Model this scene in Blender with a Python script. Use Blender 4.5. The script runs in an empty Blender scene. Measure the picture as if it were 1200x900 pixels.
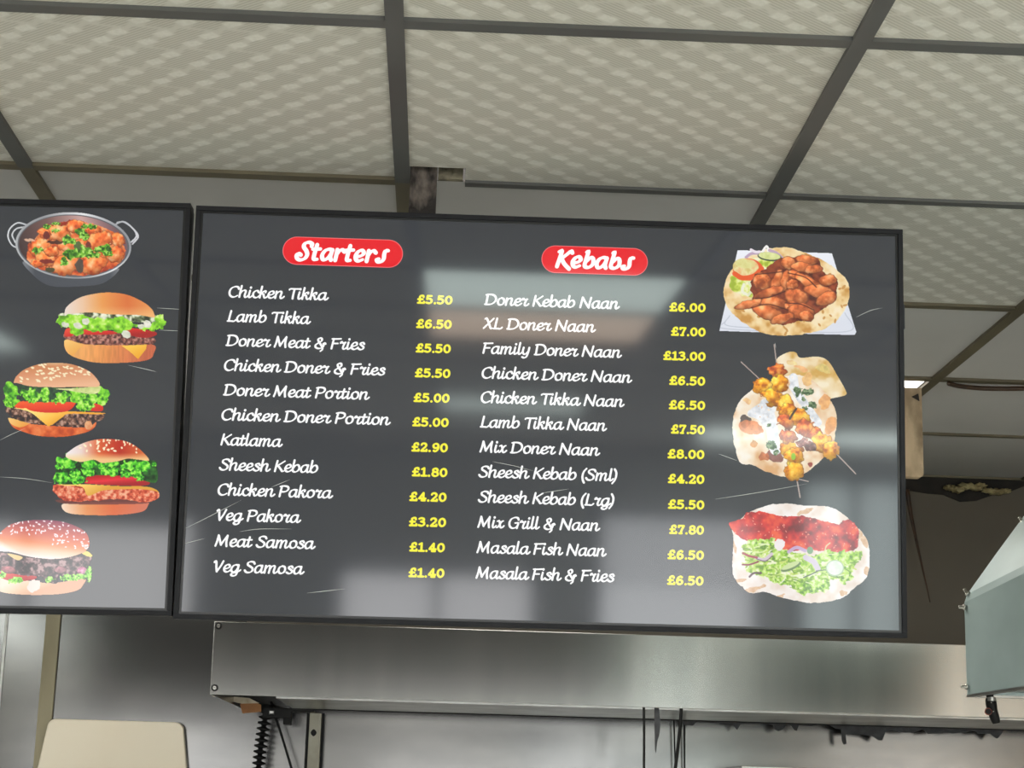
import bpy, bmesh, math, random
import numpy as np
from mathutils import Vector, Matrix, Euler

# ------------------------------------------------------------------ camera, world, light, exposure
C = bpy.context.scene.collection
SC = bpy.context.scene
CAM = np.array([0.0, 0.0, 1.55])
FPX = 2077.56
RX = np.array([0.99869627, -0.04329256, 0.02704667])      # camera right
UP = np.array([-0.03618786, -0.22675279, 0.97327982])     # camera up
FW = np.array([0.03600287, 0.97298969, 0.22802383])       # camera forward
cd = bpy.data.cameras.new('camera')
cam = bpy.data.objects.new('camera', cd)
C.objects.link(cam)
cam.matrix_world = Matrix(((RX[0], UP[0], -FW[0], CAM[0]), (RX[1], UP[1], -FW[1], CAM[1]), (RX[2], UP[2], -FW[2], CAM[2]), (0, 0, 0, 1)))
cd.sensor_fit = 'HORIZONTAL'
cd.sensor_width = 36.0
cd.lens = FPX / 1200 * 36.0
cd.clip_start = 0.02
SC.camera = cam

SC.view_settings.view_transform = 'Standard'
SC.view_settings.look = 'None'
SC.view_settings.gamma = 1.0
SC.view_settings.use_curve_mapping = False
SC.view_settings.exposure = 0.0
SC.cycles.max_bounces = 10
SC.cycles.diffuse_bounces = 6
SC.cycles.glossy_bounces = 5
SC.cycles.caustics_reflective = False
SC.cycles.sample_clamp_indirect = 6.0

W = bpy.data.worlds.new('world')
SC.world = W
W.use_nodes = True
W.node_tree.nodes['Background'].inputs[0].default_value = (0.80, 0.88, 1.0, 1)
W.node_tree.nodes['Background'].inputs[1].default_value = 1.0

CEIL = CAM[2] + 0.9598
FRONT_Y = -4.0
BACK_Y = 5.12
PANEL_COOL = 6.5          # radiance of the lit ceiling panels
PANEL_WARM = 5.5
PANEL_REAR = 2.6
FILL_BATTEN = 24.0             # radiance of the unseen battens added to brighten ceiling and walls
PANEL_FILL = 11.5          # panels added behind the screens to brighten back wall and canopy
PANEL_FAR = 20.0
WINDOW_LIGHT = [           # x0, x1, z0, z1, radiance, colour : daylight through the shop-front windows
    (-3.05, -1.30, 0.55, 2.10, 5.2, (1.0, 0.98, 0.95)),
    (-0.62, 0.46, 0.55, 1.86, 5.4, (1.0, 0.98, 0.96)),
    (0.72, 1.62, 0.05, 2.19, 6.2, (0.98, 0.99, 0.98)),
    (1.78, 2.42, 0.55, 2.40, 4.6, (0.86, 1.0, 0.94)),
    (3.10, 4.40, 0.55, 2.05, 5.0, (1.0, 0.95, 0.86)),
]
for i, (x0, x1, z0, z1, pw, col) in enumerate(WINDOW_LIGHT):
    ld = bpy.data.lights.new('daylight', 'AREA')
    ld.shape = 'RECTANGLE'
    ld.size = x1 - x0
    ld.size_y = z1 - z0
    ld.energy = pw * math.pi * (x1 - x0) * (z1 - z0)
    ld.color = col
    lo = bpy.data.objects.new('daylight', ld)
    C.objects.link(lo)
    lo.location = ((x0 + x1) / 2, FRONT_Y - 0.06, (z0 + z1) / 2)
    lo.rotation_euler = (math.radians(90), 0, 0)            # faces +Y, into the room

# ------------------------------------------------------------------ helpers
def s2l(c):
    c = np.asarray(c, float) / 255.0
    return np.where(c <= 0.04045, c / 12.92, ((c + 0.055) / 1.055) ** 2.4)

def rgb(r, g, b):
    v = s2l((r, g, b))
    return (float(v[0]), float(v[1]), float(v[2]), 1.0)

def new_mat(name):
    m = bpy.data.materials.new(name)
    m.use_nodes = True
    nt = m.node_tree
    return m, nt, nt.nodes, nt.links, nt.nodes['Principled BSDF']

def mat(name, col, rough=0.5, metal=0.0, spec=0.5, noise=None, bump=None):
    """plain principled; noise=(scale, colour2, low, high, stretch), bump=(scale, strength, stretch)"""
    m, nt, N, L, p = new_mat(name)
    p.inputs['Base Color'].default_value = col
    p.inputs['Roughness'].default_value = rough
    p.inputs['Metallic'].default_value = metal
    p.inputs['Specular IOR Level'].default_value = spec
    if noise or bump:
        tc = N.new('ShaderNodeTexCoord')
    if noise:
        mp = N.new('ShaderNodeMapping'); mp.inputs['Scale'].default_value = noise[4] if len(noise) > 4 else (1, 1, 1)
        nz = N.new('ShaderNodeTexNoise'); nz.inputs['Scale'].default_value = noise[0]; nz.inputs['Detail'].default_value = 6
        cr = N.new('ShaderNodeValToRGB')
        cr.color_ramp.elements[0].position = noise[2]; cr.color_ramp.elements[1].position = noise[3]
        cr.color_ramp.elements[0].color = col; cr.color_ramp.elements[1].color = noise[1]
        L.new(tc.outputs['Object'], mp.inputs[0]); L.new(mp.outputs[0], nz.inputs['Vector'])
        L.new(nz.outputs['Fac'], cr.inputs[0]); L.new(cr.outputs[0], p.inputs['Base Color'])
    if bump:
        mp2 = N.new('ShaderNodeMapping'); mp2.inputs['Scale'].default_value = bump[2] if len(bump) > 2 else (1, 1, 1)
        nz2 = N.new('ShaderNodeTexNoise'); nz2.inputs['Scale'].default_value = bump[0]; nz2.inputs['Detail'].default_value = 3
        bp = N.new('ShaderNodeBump'); bp.inputs['Strength'].default_value = bump[1]; bp.inputs['Distance'].default_value = 0.01
        L.new(tc.outputs['Object'], mp2.inputs[0]); L.new(mp2.outputs[0], nz2.inputs['Vector'])
        L.new(nz2.outputs['Fac'], bp.inputs['Height']); L.new(bp.outputs[0], p.inputs['Normal'])
    return m

def emit_mat(name, col, strength):
    m, nt, N, L, p = new_mat(name)
    p.inputs['Base Color'].default_value = (0.8, 0.8, 0.8, 1)
    p.inputs['Emission Color'].default_value = col
    p.inputs['Emission Strength'].default_value = strength
    return m

def screen_mat(name, col, strength=1.0, attr=None):
    """a lit display pixel colour under a glossy cover"""
    m, nt, N, L, p = new_mat(name)
    p.inputs['Base Color'].default_value = (0.012, 0.012, 0.013, 1)
    p.inputs['Roughness'].default_value = 0.07
    p.inputs['IOR'].default_value = 1.58
    p.inputs['Emission Strength'].default_value = strength
    if attr:
        a = N.new('ShaderNodeAttribute'); a.attribute_name = attr
        L.new(a.outputs['Color'], p.inputs['Emission Color'])
    else:
        p.inputs['Emission Color'].default_value = col
    return m

def link(name, me, parent=None, m=None, smooth=False):
    if m is not None:
        for mm in (m if isinstance(m, (list, tuple)) else [m]):
            me.materials.append(mm)
    if smooth:
        for f in me.polygons: f.use_smooth = True
    o = bpy.data.objects.new(name, me)
    C.objects.link(o)
    if parent is not None: o.parent = parent
    return o

def obj(name, bm, m=None, parent=None, smooth=False, loc=None):
    me = bpy.data.meshes.new(name)
    bm.to_mesh(me); bm.free()
    o = link(name, me, parent, m, smooth)
    if loc is not None: o.location = loc
    return o

def tag(o, label=None, cat=None, group=None, kind=None):
    if label: o['label'] = label
    if cat: o['category'] = cat
    if group: o['group'] = group
    if kind: o['kind'] = kind
    return o

def thing(name, label, cat, loc=(0, 0, 0), group=None):
    o = bpy.data.objects.new(name, None)
    o.empty_display_size = 0.05
    C.objects.link(o)
    o.location = loc
    return tag(o, label, cat, group)

def add_box(bm, x0, x1, y0, y1, z0, z1, bev=0.0, mi=0):
    r = bmesh.ops.create_cube(bm, size=1.0)
    vs = r['verts']
    for v in vs:
        v.co = Vector((x0 + (v.co.x + .5) * (x1 - x0), y0 + (v.co.y + .5) * (y1 - y0), z0 + (v.co.z + .5) * (z1 - z0)))
    fs = set(f for v in vs for f in v.link_faces)
    for f in fs: f.material_index = mi
    if bev > 0:
        es = list(set(e for v in vs for e in v.link_edges))
        bmesh.ops.bevel(bm, geom=es, offset=bev, segments=2, profile=0.7, affect='EDGES')

def box(name, b, m, parent=None, bev=0.0):
    bm = bmesh.new()
    add_box(bm, *b, bev=bev)
    return obj(name, bm, m, parent)

def add_prism(bm, pts, off, mi=0):
    """pts: 3D outline (planar), off: extrusion vector"""
    off = Vector(off)
    a = [bm.verts.new(Vector(p)) for p in pts]
    b = [bm.verts.new(Vector(p) + off) for p in pts]
    fs = [bm.faces.new(a), bm.faces.new(list(reversed(b)))]
    n = len(pts)
    for i in range(n):
        fs.append(bm.faces.new((a[i], b[i], b[(i + 1) % n], a[(i + 1) % n])))
    for f in fs: f.material_index = mi
    bmesh.ops.recalc_face_normals(bm, faces=fs)

def crom(pts, n=6, closed=False):
    """Catmull-Rom through 2D/3D points"""
    P = np.asarray(pts, float)
    if len(P) < 3 and not closed: 
        return np.array([P[0] + (P[-1] - P[0]) * t for t in np.linspace(0, 1, n + 1)])
    if closed: Q = np.vstack([P[-1], P, P[0], P[1]])
    else: Q = np.vstack([2 * P[0] - P[1], P, 2 * P[-1] - P[-2]])
    out = []
    for i in range(1, len(Q) - 2):
        p0, p1, p2, p3 = Q[i - 1], Q[i], Q[i + 1], Q[i + 2]
        for t in np.linspace(0, 1, n, endpoint=False):
            out.append(0.5 * ((2 * p1) + (-p0 + p2) * t + (2 * p0 - 5 * p1 + 4 * p2 - p3) * t * t + (-p0 + 3 * p1 - 3 * p2 + p3) * t ** 3))
    if not closed: out.append(P[-1])
    return np.array(out)

def add_tube(bm, pts, radii, seg=10, caps=True):
    P = [Vector(p) for p in pts]
    if not hasattr(radii, '__len__'): radii = [radii] * len(P)
    rings = []
    ref = Vector((0.31, 0.87, 0.2)).normalized()
    for i, p in enumerate(P):
        t = (P[min(i + 1, len(P) - 1)] - P[max(i - 1, 0)]).normalized()
        if abs(t.dot(ref)) > 0.95: ref = Vector((1, 0.1, 0)).normalized()
        u = t.cross(ref).normalized(); w = t.cross(u)
        rings.append([bm.verts.new(p + (u * math.cos(2 * math.pi * k / seg) + w * math.sin(2 * math.pi * k / seg)) * radii[i]) for k in range(seg)])
    for a, b in zip(rings, rings[1:]):
        for k in range(seg):
            bm.faces.new((a[k], a[(k + 1) % seg], b[(k + 1) % seg], b[k]))
    if caps:
        bm.faces.new(list(reversed(rings[0]))); bm.faces.new(rings[-1])

def ray(px, py):
    """direction through a photograph pixel (1200 x 900 frame)"""
    return RX * (px - 600) / FPX - UP * (py - 450) / FPX + FW
def at_y(px, py, Y):
    d = ray(px, py); return CAM + d * Y / d[1]

# ------------------------------------------------------------------ materials
M = {}
M['tile_plain'] = mat('plain_ceiling_board', rgb(200, 198, 195), 0.85, noise=(1.2, rgb(188, 185, 180), .35, .7))
M['grid'] = mat('dark_grid_paint', rgb(92, 92, 90), 0.5, noise=(3, rgb(80, 80, 78), .4, .7))
M['grid_old'] = mat('stained_grid_paint', rgb(112, 104, 82), 0.5, noise=(4, rgb(86, 78, 60), .35, .75))
M['bezel'] = mat('black_bezel_plastic', rgb(34, 34, 37), 0.55, spec=.12, noise=(40, rgb(40, 40, 43), .3, .7))
M['bezel_in'] = mat('black_gasket', rgb(14, 15, 17), 0.3)
M['housing'] = mat('black_housing', rgb(28, 28, 29), 0.55)
M['steel'] = mat('brushed_steel', rgb(168, 168, 163), 0.27, 1.0, noise=(2.2, rgb(182, 181, 175), .35, .7, (.4, 1, 6)), bump=(1.2, .02, (1, 1, 1)))
M['steel_wall'] = mat('steel_cladding', rgb(100, 100, 99), 0.17, 1.0, noise=(3.0, rgb(124, 123, 120), .35, .7, (.7, 1, 1.6)), bump=(2.0, .05, (.6, 1, 1)))
M['wall_upper'] = mat('dull_brown_wall_sheet', rgb(100, 92, 79), 0.5, noise=(2, rgb(86, 78, 66), .35, .7))
M['steel_hood'] = mat('hood_steel', rgb(134, 134, 130), 0.21, 1.0, noise=(5, rgb(146, 145, 140), .35, .75, (3.5, 1, .3)), bump=(.9, .02, (1, 1, .4)))
M['steel_lip'] = mat('dull_steel_lip', rgb(176, 176, 172), 0.32, 1.0, noise=(9, rgb(140, 138, 134), .35, .7, (1, 1, 4)))
M['grey_steel'] = mat('green_grey_steel', rgb(170, 188, 187), 0.34, 0.30, noise=(5, rgb(154, 171, 170), .35, .7, (1, 1, 1.5)))
M['screw'] = mat('screw_metal', rgb(190, 188, 180), 0.25, 1.0)
M['black'] = mat('black_rubber', rgb(10, 10, 10), 0.55, spec=.25, noise=(30, rgb(18, 17, 16), .4, .7))
M['sealant'] = mat('charred_sealant', rgb(38, 39, 42), 0.6, noise=(60, rgb(62, 63, 66), .4, .75))
M['cream'] = mat('cream_plastic', rgb(230, 220, 200), 0.4, noise=(3, rgb(224, 212, 190), .35, .7))
M['beige'] = mat('aged_beige_paint', rgb(150, 142, 116), 0.5, noise=(8, rgb(126, 118, 92), .35, .75, (1, 1, .3)))
M['post'] = mat('grey_post_paint', rgb(172, 168, 152), 0.45, noise=(12, rgb(150, 144, 126), .4, .7))
M['timber'] = mat('stained_timber', rgb(206, 182, 150), 0.75, noise=(16, rgb(112, 92, 68), .42, .66, (1, 1, .45)), bump=(60, .25))
M['flaky'] = mat('flaking_bracket_paint', rgb(34, 27, 23), 0.65, noise=(34, rgb(140, 128, 118), .50, .74, (1, 1, .5)), bump=(60, .5))
M['flaky2'] = mat('flaking_plaster', rgb(150, 142, 120), 0.8, noise=(55, rgb(60, 52, 40), .45, .7), bump=(80, .4))
M['dark_void'] = mat('plenum_dark', rgb(22, 20, 18), 0.9)
M['foam'] = mat('old_foam', rgb(178, 164, 120), 0.9, noise=(30, rgb(110, 98, 66), .4, .7), bump=(50, .5))
M['near_black'] = mat('near_black_mottle', rgb(26, 23, 20), 0.8, noise=(20, rgb(44, 38, 32), .4, .7))
M['wire'] = mat('brown_cable', rgb(70, 46, 26), 0.5, noise=(30, rgb(44, 30, 18), .4, .7))
M['card'] = mat('brown_cardboard', rgb(168, 120, 78), 0.85, noise=(14, rgb(120, 78, 46), .4, .7))
M['paper'] = mat('greasy_white_sheet', rgb(205, 196, 178), 0.7, noise=(20, rgb(160, 146, 122), .45, .7))
M['tap_red'] = mat('red_brown_ring', rgb(120, 58, 44), 0.45)
M['wall_paint'] = mat('wall_paint', rgb(226, 226, 224), 0.8, noise=(2, rgb(218, 217, 214), .35, .7))
M['floor'] = mat('floor_tiles', rgb(220, 220, 218), 0.45, noise=(3, rgb(208, 207, 205), .35, .7))
M['frame'] = mat('window_frame', rgb(110, 112, 114), 0.4)
M['shutter'] = mat('shutter_slats', rgb(168, 172, 172), 0.4)

def pattern_tile():
    """vinyl faced ceiling tile: embossed lozenges and hatched patches, on UVs in metres"""
    m, nt, N, L, p = new_mat('patterned_ceiling_tile')
    uv = N.new('ShaderNodeUVMap'); uv.uv_map = 'UVMap'
    sx = N.new('ShaderNodeSeparateXYZ'); L.new(uv.outputs[0], sx.inputs[0])
    def mth(op, a, b=None, c=None):
        n = N.new('ShaderNodeMath'); n.operation = op
        for i, v in enumerate((a, b, c)):
            if v is None: continue
            if isinstance(v, (int, float)): n.inputs[i].default_value = v
            else: L.new(v, n.inputs[i])
        return n.outputs[0]
    U, V = sx.outputs[0], sx.outputs[1]
    def lattice(ou, ov):
        u = mth('SUBTRACT', mth('FRACT', mth('ADD', mth('DIVIDE', U, 0.060), ou)), 0.5)
        v = mth('SUBTRACT', mth('FRACT', mth('ADD', mth('DIVIDE', V, 0.0667), ov)), 0.5)
        return u, v
    def soft(d, r, w):       # 1 inside, 0 outside
        return mth('MULTIPLY', 1.0, N_map(d, r - w, r + w))
    def N_map(d, a, b):
        n = N.new('ShaderNodeMapRange'); n.interpolation_type = 'SMOOTHSTEP'
        L.new(d, n.inputs[0]); n.inputs[1].default_value = a; n.inputs[2].default_value = b
        n.inputs[3].default_value = 1.0; n.inputs[4].default_value = 0.0
        return n.outputs[0]
    dots = None; hat = None
    for ou, ov in ((0, 0), (.42, .40)):
        u, v = lattice(ou, ov)
        d = mth('ADD', mth('MULTIPLY', mth('ABSOLUTE', mth('SUBTRACT', u, mth('MULTIPLY', v, 0.45))), 0.62), mth('MULTIPLY', mth('ABSOLUTE', v), 0.8))
        k = N_map(d, .11, .20)
        dots = k if dots is None else mth('MAXIMUM', dots, k)
        u2, v2 = lattice(ou + .5, ov)
        a = mth('ABSOLUTE', mth('SUBTRACT', u2, mth('MULTIPLY', v2, 0.55)))
        b = mth('ABSOLUTE', mth('ADD', v2, mth('MULTIPLY', u2, 0.1)))
        k2 = mth('MULTIPLY', N_map(a, .24, .36), N_map(b, .24, .36))
        hat = k2 if hat is None else mth('MAXIMUM', hat, k2)
    wv = mth('SINE', mth('MULTIPLY', mth('SUBTRACT', mth('MULTIPLY', V, 0.78), mth('MULTIPLY', U, 0.62)), 2 * math.pi / 0.0052))
    wv = mth('ADD', mth('MULTIPLY', wv, 0.5), 0.5)
    lines = mth('MULTIPLY', hat, wv)
    nz = N.new('ShaderNodeTexNoise'); nz.inputs['Scale'].default_value = 160; nz.inputs['Detail'].default_value = 2
    L.new(uv.outputs[0], nz.inputs['Vector'])
    mx1 = N.new('ShaderNodeMix'); mx1.data_type = 'RGBA'
    mx1.inputs[6].default_value = rgb(209, 205, 194); mx1.inputs[7].default_value = rgb(176, 171, 158)
    L.new(mth('MULTIPLY', lines, 0.75), mx1.inputs[0])
    mx2 = N.new('ShaderNodeMix'); mx2.data_type = 'RGBA'
    L.new(mx1.outputs[2], mx2.inputs[6]); mx2.inputs[7].default_value = rgb(229, 226, 217)
    L.new(mth('MULTIPLY', dots, mth('ADD', mth('MULTIPLY', nz.outputs[0], 1.3), 0.05)), mx2.inputs[0])
    L.new(mx2.outputs[2], p.inputs['Base Color'])
    hgt = mth('ADD', mth('ADD', mth('MULTIPLY', lines, -0.6), mth('MULTIPLY', dots, 0.8)), mth('MULTIPLY', nz.outputs[0], 0.25))
    bp = N.new('ShaderNodeBump'); bp.inputs['Strength'].default_value = 0.35; bp.inputs['Distance'].default_value = 0.001
    L.new(hgt, bp.inputs['Height']); L.new(bp.outputs[0], p.inputs['Normal'])
    p.inputs['Roughness'].default_value = 0.75
    return m
M['tile_pattern'] = pattern_tile()

# ------------------------------------------------------------------ the room
X_L, X_R = -4.2, 4.6
GX0, GY0, GS = -0.68488, 1.50762, 0.6          # ceiling grid origin and module
TH = CEIL + 0.006                               # tile face sits above the grid flange

bm = bmesh.new(); add_box(bm, X_L, X_R, FRONT_Y, BACK_Y, -0.1, 0.0)
tag(obj('floor', bm, M['floor']), kind='structure')
tag(box('wall_left', (X_L - .1, X_L, FRONT_Y, BACK_Y, 0, CEIL + .3), M['wall_paint']), kind='structure')
tag(box('wall_right', (X_R, X_R + .1, FRONT_Y, BACK_Y, 0, CEIL + .3), M['wall_paint']), kind='structure')
tag(box('wall_back', (X_L - .1, X_R + .1, BACK_Y, BACK_Y + .1, 0, CEIL + .3), M['steel_wall']), kind='structure')

tag(box('trim_4', (-.55, X_R, BACK_Y - .006, BACK_Y, 1.90, CEIL), M['wall_upper']), kind='structure')

# front wall with openings (behind the viewer)
bm = bmesh.new()
xs = [X_L - .1] + [v for w in WINDOW_LIGHT for v in w[:2]] + [X_R + .1]
for i in range(0, len(xs), 2):
    add_box(bm, xs[i], xs[i + 1], FRONT_Y - .12, FRONT_Y, 0, CEIL + .3)
for x0, x1, z0, z1, *_ in WINDOW_LIGHT:
    add_box(bm, x0, x1, FRONT_Y - .12, FRONT_Y, z1, CEIL + .3)
    add_box(bm, x0, x1, FRONT_Y - .12, FRONT_Y, 0, z0)
tag(obj('wall_front', bm, M['wall_paint']), kind='structure')
for i, (x0, x1, z0, z1, *_) in enumerate(WINDOW_LIGHT):
    bm = bmesh.new()
    t = .05
    add_box(bm, x0, x0 + t, FRONT_Y - .05, FRONT_Y + .02, z0, z1); add_box(bm, x1 - t, x1, FRONT_Y - .05, FRONT_Y + .02, z0, z1)
    add_box(bm, x0, x1, FRONT_Y - .05, FRONT_Y + .02, z0, z0 + t); add_box(bm, x0, x1, FRONT_Y - .05, FRONT_Y + .02, z1 - t, z1)
    if i != 2: add_box(bm, (x0 + x1) / 2 - .02, (x0 + x1) / 2 + .02, FRONT_Y - .05, FRONT_Y + .02, z0, z1)
    if i == 2:
        for k in range(9):
            add_box(bm, x0, x1, FRONT_Y - .01, FRONT_Y + .004, 1.80 + .042 * k, 1.812 + .042 * k)
    tag(obj('window_%d' % (i + 1), bm, M['frame']), kind='structure')

# ceiling: individual boards in one ceiling, patterned boards in front, plain ones at the back
LIT = {(1, -1): 'cool', (1, -2): 'warm', (-2, -3): 'cool', (2, 4): 'rear', (4, -1): 'cool', (-4, 0): 'cool', (4, -4): 'cool', (1, -6): 'cool', (6, -8): 'amber', (7, -8): 'amber', (3, -8): 'far', (4, -8): 'far', (-1, 3): 'fill', (1, 3): 'fill', (3, 0): 'cool', (-3, -2): 'cool'}  # outer cool panels and those behind the screens are added to lift brightness
def gx(i): return GX0 + GS * i
def gy(j): return GY0 + GS * j
bm = bmesh.new(); uvl = bm.loops.layers.uv.new('UVMap')
HOLE = (gx(1) + .010, 0.0155, 2.645, gy(2))
for i in range(-7, 10):
    for j in range(-10, 7):
        x0, x1, y0, y1 = max(gx(i), X_L), min(gx(i + 1), X_R), max(gy(j), FRONT_Y), min(gy(j + 1), BACK_Y)
        if x1 - x0 < 1e-3 or y1 - y0 < 1e-3 or (i, j) in LIT: continue
        plain = j >= 3 or (j == 2 and i <= 1)
        rects = [(x0, x1, y0, y1)]
        if (i, j) == (1, 1):
            rects = [(x0, x1, y0, HOLE[2]), (x0, HOLE[0], HOLE[2], y1), (HOLE[1], x1, HOLE[2], y1)]
        for (a, b, c, d) in rects:
            vs = [bm.verts.new((a, c, TH)), bm.verts.new((a, d, TH)), bm.verts.new((b, d, TH)), bm.verts.new((b, c, TH))]
            f = bm.faces.new(vs)
            f.material_index = 0 if plain else 1
            for lp in f.loops:
                u, v = lp.vert.co.x - gx(i), lp.vert.co.y - gy(j)
                lp[uvl].uv = ((-u, v) if i <= 0 else (u, v))
ceiling = tag(obj('ceiling', bm, [M['tile_plain'], M['tile_pattern']]), kind='structure')
# roof void over the cut-out so the notch reads as a dark cavity
bm = bmesh.new()
add_box(bm, X_L - .1, X_R + .1, FRONT_Y - .1, BACK_Y + .1, CEIL + .28, CEIL + .30)
obj('ceiling_void', bm, M['dark_void'], ceiling)
# grid bars (flanges) under the boards
bm = bmesh.new()
hw = 0.012
for j in range(-9, 7):
    y = gy(j)
    if FRONT_Y < y < BACK_Y:
        old = j >= 3
        if j == 2:
            add_box(bm, X_L, gx(1), y - hw, y + hw, CEIL, TH + .001, mi=1)
            add_box(bm, HOLE[1], X_R, y - hw * .8, y + hw * .8, CEIL + .001, TH + .001, mi=0)
        else:
            k = .62 if j >= 5 else 1.0
            add_box(bm, X_L, X_R, y - hw * k, y + hw * k, CEIL, TH + .001, mi=1 if old else 0)
for i in range(-6, 9):
    x = gx(i)
    if X_L < x < X_R:
        add_box(bm, x - hw, x + hw, FRONT_Y, gy(2), CEIL - .0006, TH + .001, mi=0)
        if i == 3: add_box(bm, x - hw, x + hw, gy(2), gy(4) + .35, CEIL - .0006, TH + .001, mi=1)
        else: add_box(bm, x - hw, x + hw, gy(2), BACK_Y, CEIL - .0006, TH + .001, mi=0 if i == 2 else 1)
obj('ceiling_grid', bm, [M['grid'], M['grid_old']], ceiling)

# lit panels in the grid, some of them unseen and added for brightness
for (i, j), kind in LIT.items():
    lab = {(1, -1): 'square cool white lit ceiling panel just above the viewer, nearest the screens',
           (1, -2): 'square warm white lit ceiling panel behind the cool one above the viewer',
           (-2, -3): 'square cool lit ceiling panel behind the viewer on the left',
           (4, -1): 'added square cool fill panel in the ceiling off to the right of the viewer',
           (3, 0): 'added square cool fill panel in the ceiling right of the viewer, towards the screens',
           (6, -8): 'square warm lit ceiling panel in the far right corner by the shop front',
           (7, -8): 'square amber lit ceiling panel in the far right corner, nearest the right wall',
           (3, -8): 'square bright ceiling panel by the shop front, nearer the centre of its pair',
           (4, -8): 'square bright ceiling panel by the shop front, nearer the right wall of its pair',
           (-1, 3): 'added square fill panel in the ceiling, hidden behind the left menu screen',
           (1, 3): 'added square fill panel in the ceiling, hidden behind the kebab screen',
           (-3, -2): 'added square cool fill panel in the ceiling to the left of the viewer, beside the left fill batten',
           (-4, 0): 'added square cool fill panel in the ceiling far to the left of the viewer',
           (4, -4): 'added square cool fill panel in the ceiling at the right rear by the shop front',
           (1, -6): 'square cool lit ceiling panel in the middle by the shop front',
           (2, 4): 'bright white ceiling light showing one corner behind the hanging timber board'}[(i, j)]
    t = thing('ceiling_light', lab, 'ceiling light', (gx(i) + .3, gy(j) + .3, CEIL))
    col, st = {'cool': ((.84, 1.0, .93, 1), PANEL_COOL), 'warm': ((1.0, .74, .54, 1), PANEL_WARM), 'rear': ((1.0, .97, .9, 1), PANEL_REAR), 'amber': ((1.0, .60, .30, 1), 14.0), 'far': ((.86, 1.0, .95, 1), PANEL_FAR), 'fill': ((1.0, .96, .88, 1), PANEL_FILL)}[kind]
    bm = bmesh.new(); add_box(bm, -.289, .289, -.289, .289, .008, .02, bev=.002)
    obj('diffuser', bm, emit_mat('lit_diffuser_' + kind, col, st), t)
    bm = bmesh.new()
    for b in ((-.3, .3, -.3, -.286), (-.3, .3, .286, .3), (-.3, -.286, -.3, .3), (.286, .3, -.3, .3)):
        add_box(bm, *b, .0065, .03)
    obj('frame', bm, M['frame'], t)

for (x, y, lab) in ((1.65, 1.6, 'added long fill batten hung below the ceiling to the right of the viewer'), (-1.9, 2.2, 'added long fill batten hung below the ceiling to the left of the viewer'), (2.6, -1.2, 'added long fill batten hung below the ceiling behind the viewer on the right')):  # battens out of view, added to brighten ceiling and walls
    t = thing('fill_batten', lab, 'ceiling light', (x, y, CEIL))
    bm = bmesh.new(); add_box(bm, -.03, .03, -.6, .6, -.30, -.26, bev=.01); obj('tube', bm, emit_mat('fill_tube', (.96, 1.0, .97, 1), FILL_BATTEN), t)
    bm = bmesh.new(); add_box(bm, -.02, .02, -.6, .6, -.26, -.245); obj('spine', bm, M['frame'], t)
    for yy in (-.45, .45):
        bm = bmesh.new(); add_box(bm, -.004, .004, yy - .004, yy + .004, -.245, .005); obj('hanger', bm, M['frame'], t)

# seams and trunking on the steel wall
tag(box('trim_1', (-1.117, -1.0765, BACK_Y - .012, BACK_Y, 0.0, CEIL), M['beige'], bev=.002), kind='structure')
sx = at_y(5, 760, BACK_Y)[0]
tag(box('trim_2', (sx - .004, sx + .004, BACK_Y - .004, BACK_Y, 0.0, CEIL), M['steel_lip'], bev=.001), kind='structure')

# ------------------------------------------------------------------ lettering (pen strokes)
G = {}
def g(ch, adv, *strokes): G[ch] = (adv, [np.array(s, float) for s in strokes])
EXIT = [(7.6, 9.3), (7.0, 3.8), (7.3, 0.9), (8.7, 0.2), (10.6, 2.8)]
ARCH = [(1.1, 4.2), (2.6, 7.6), (4.9, 9.5), (6.7, 8.7), (6.7, 6.2), (6.2, 2.4), (6.9, 0.4), (8.2, 0.4), (10.0, 2.8)]
g('a', 9.4, [(7.5, 8.4), (5.4, 9.5), (2.6, 8.3), (0.9, 4.6), (1.5, 1.0), (3.5, 0.1), (5.7, 2.0), (7.1, 5.4)], EXIT)
g('b', 8.7, [(1.9, 15.4), (1.4, 8), (1.2, 3), (2.0, 0.8), (4.2, 0.1), (6.6, 1.8), (7.7, 5.2), (6.8, 8.5), (5.0, 9.4), (3.0, 7.8), (1.4, 4.6)])
g('c', 7.2, [(6.4, 7.4), (5.4, 9.3), (3.6, 9.4), (1.6, 7.4), (1.0, 4.2), (1.9, 1.2), (4.0, 0.1), (6.0, 0.9), (7.8, 3.0)])
g('e', 7.4, [(1.3, 4.2), (3.8, 4.6), (6.1, 6.2), (6.2, 8.4), (4.7, 9.5), (2.6, 8.5), (1.1, 5.0), (1.6, 1.6), (3.7, 0.1), (5.9, 0.9), (8.0, 3.2)])
g('g', 9.2, [(7.5, 8.4), (5.4, 9.5), (2.6, 8.3), (0.9, 4.6), (1.5, 1.0), (3.5, 0.3), (5.7, 2.2), (7.1, 5.4)], [(7.6, 9.3), (7.1, 3), (6.5, -2.2), (5.0, -4.5), (2.6, -4.6), (1.2, -3.2), (2.4, -1.5), (5.4, -.4), (8.4, 1.2), (10, 3.0)])
g('h', 9.3, [(1.9, 15.4), (1.3, 7), (1.0, 0.2)], ARCH)
g('i', 4.4, [(1.8, 9.3), (1.2, 3.6), (1.5, 0.8), (2.8, 0.2), (4.8, 2.6)], [(2.2, 13.2), (2.25, 13.6)])
g('k', 8.4, [(1.9, 15.4), (1.3, 7), (1.0, 0.2)], [(6.2, 7.6), (6.3, 9.2), (4.7, 9.2), (2.8, 7.0), (1.4, 4.6)], [(2.2, 5.4), (4.3, 5.0), (5.1, 2.0), (6.0, 0.3), (7.3, 0.5), (9.0, 2.8)])
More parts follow.
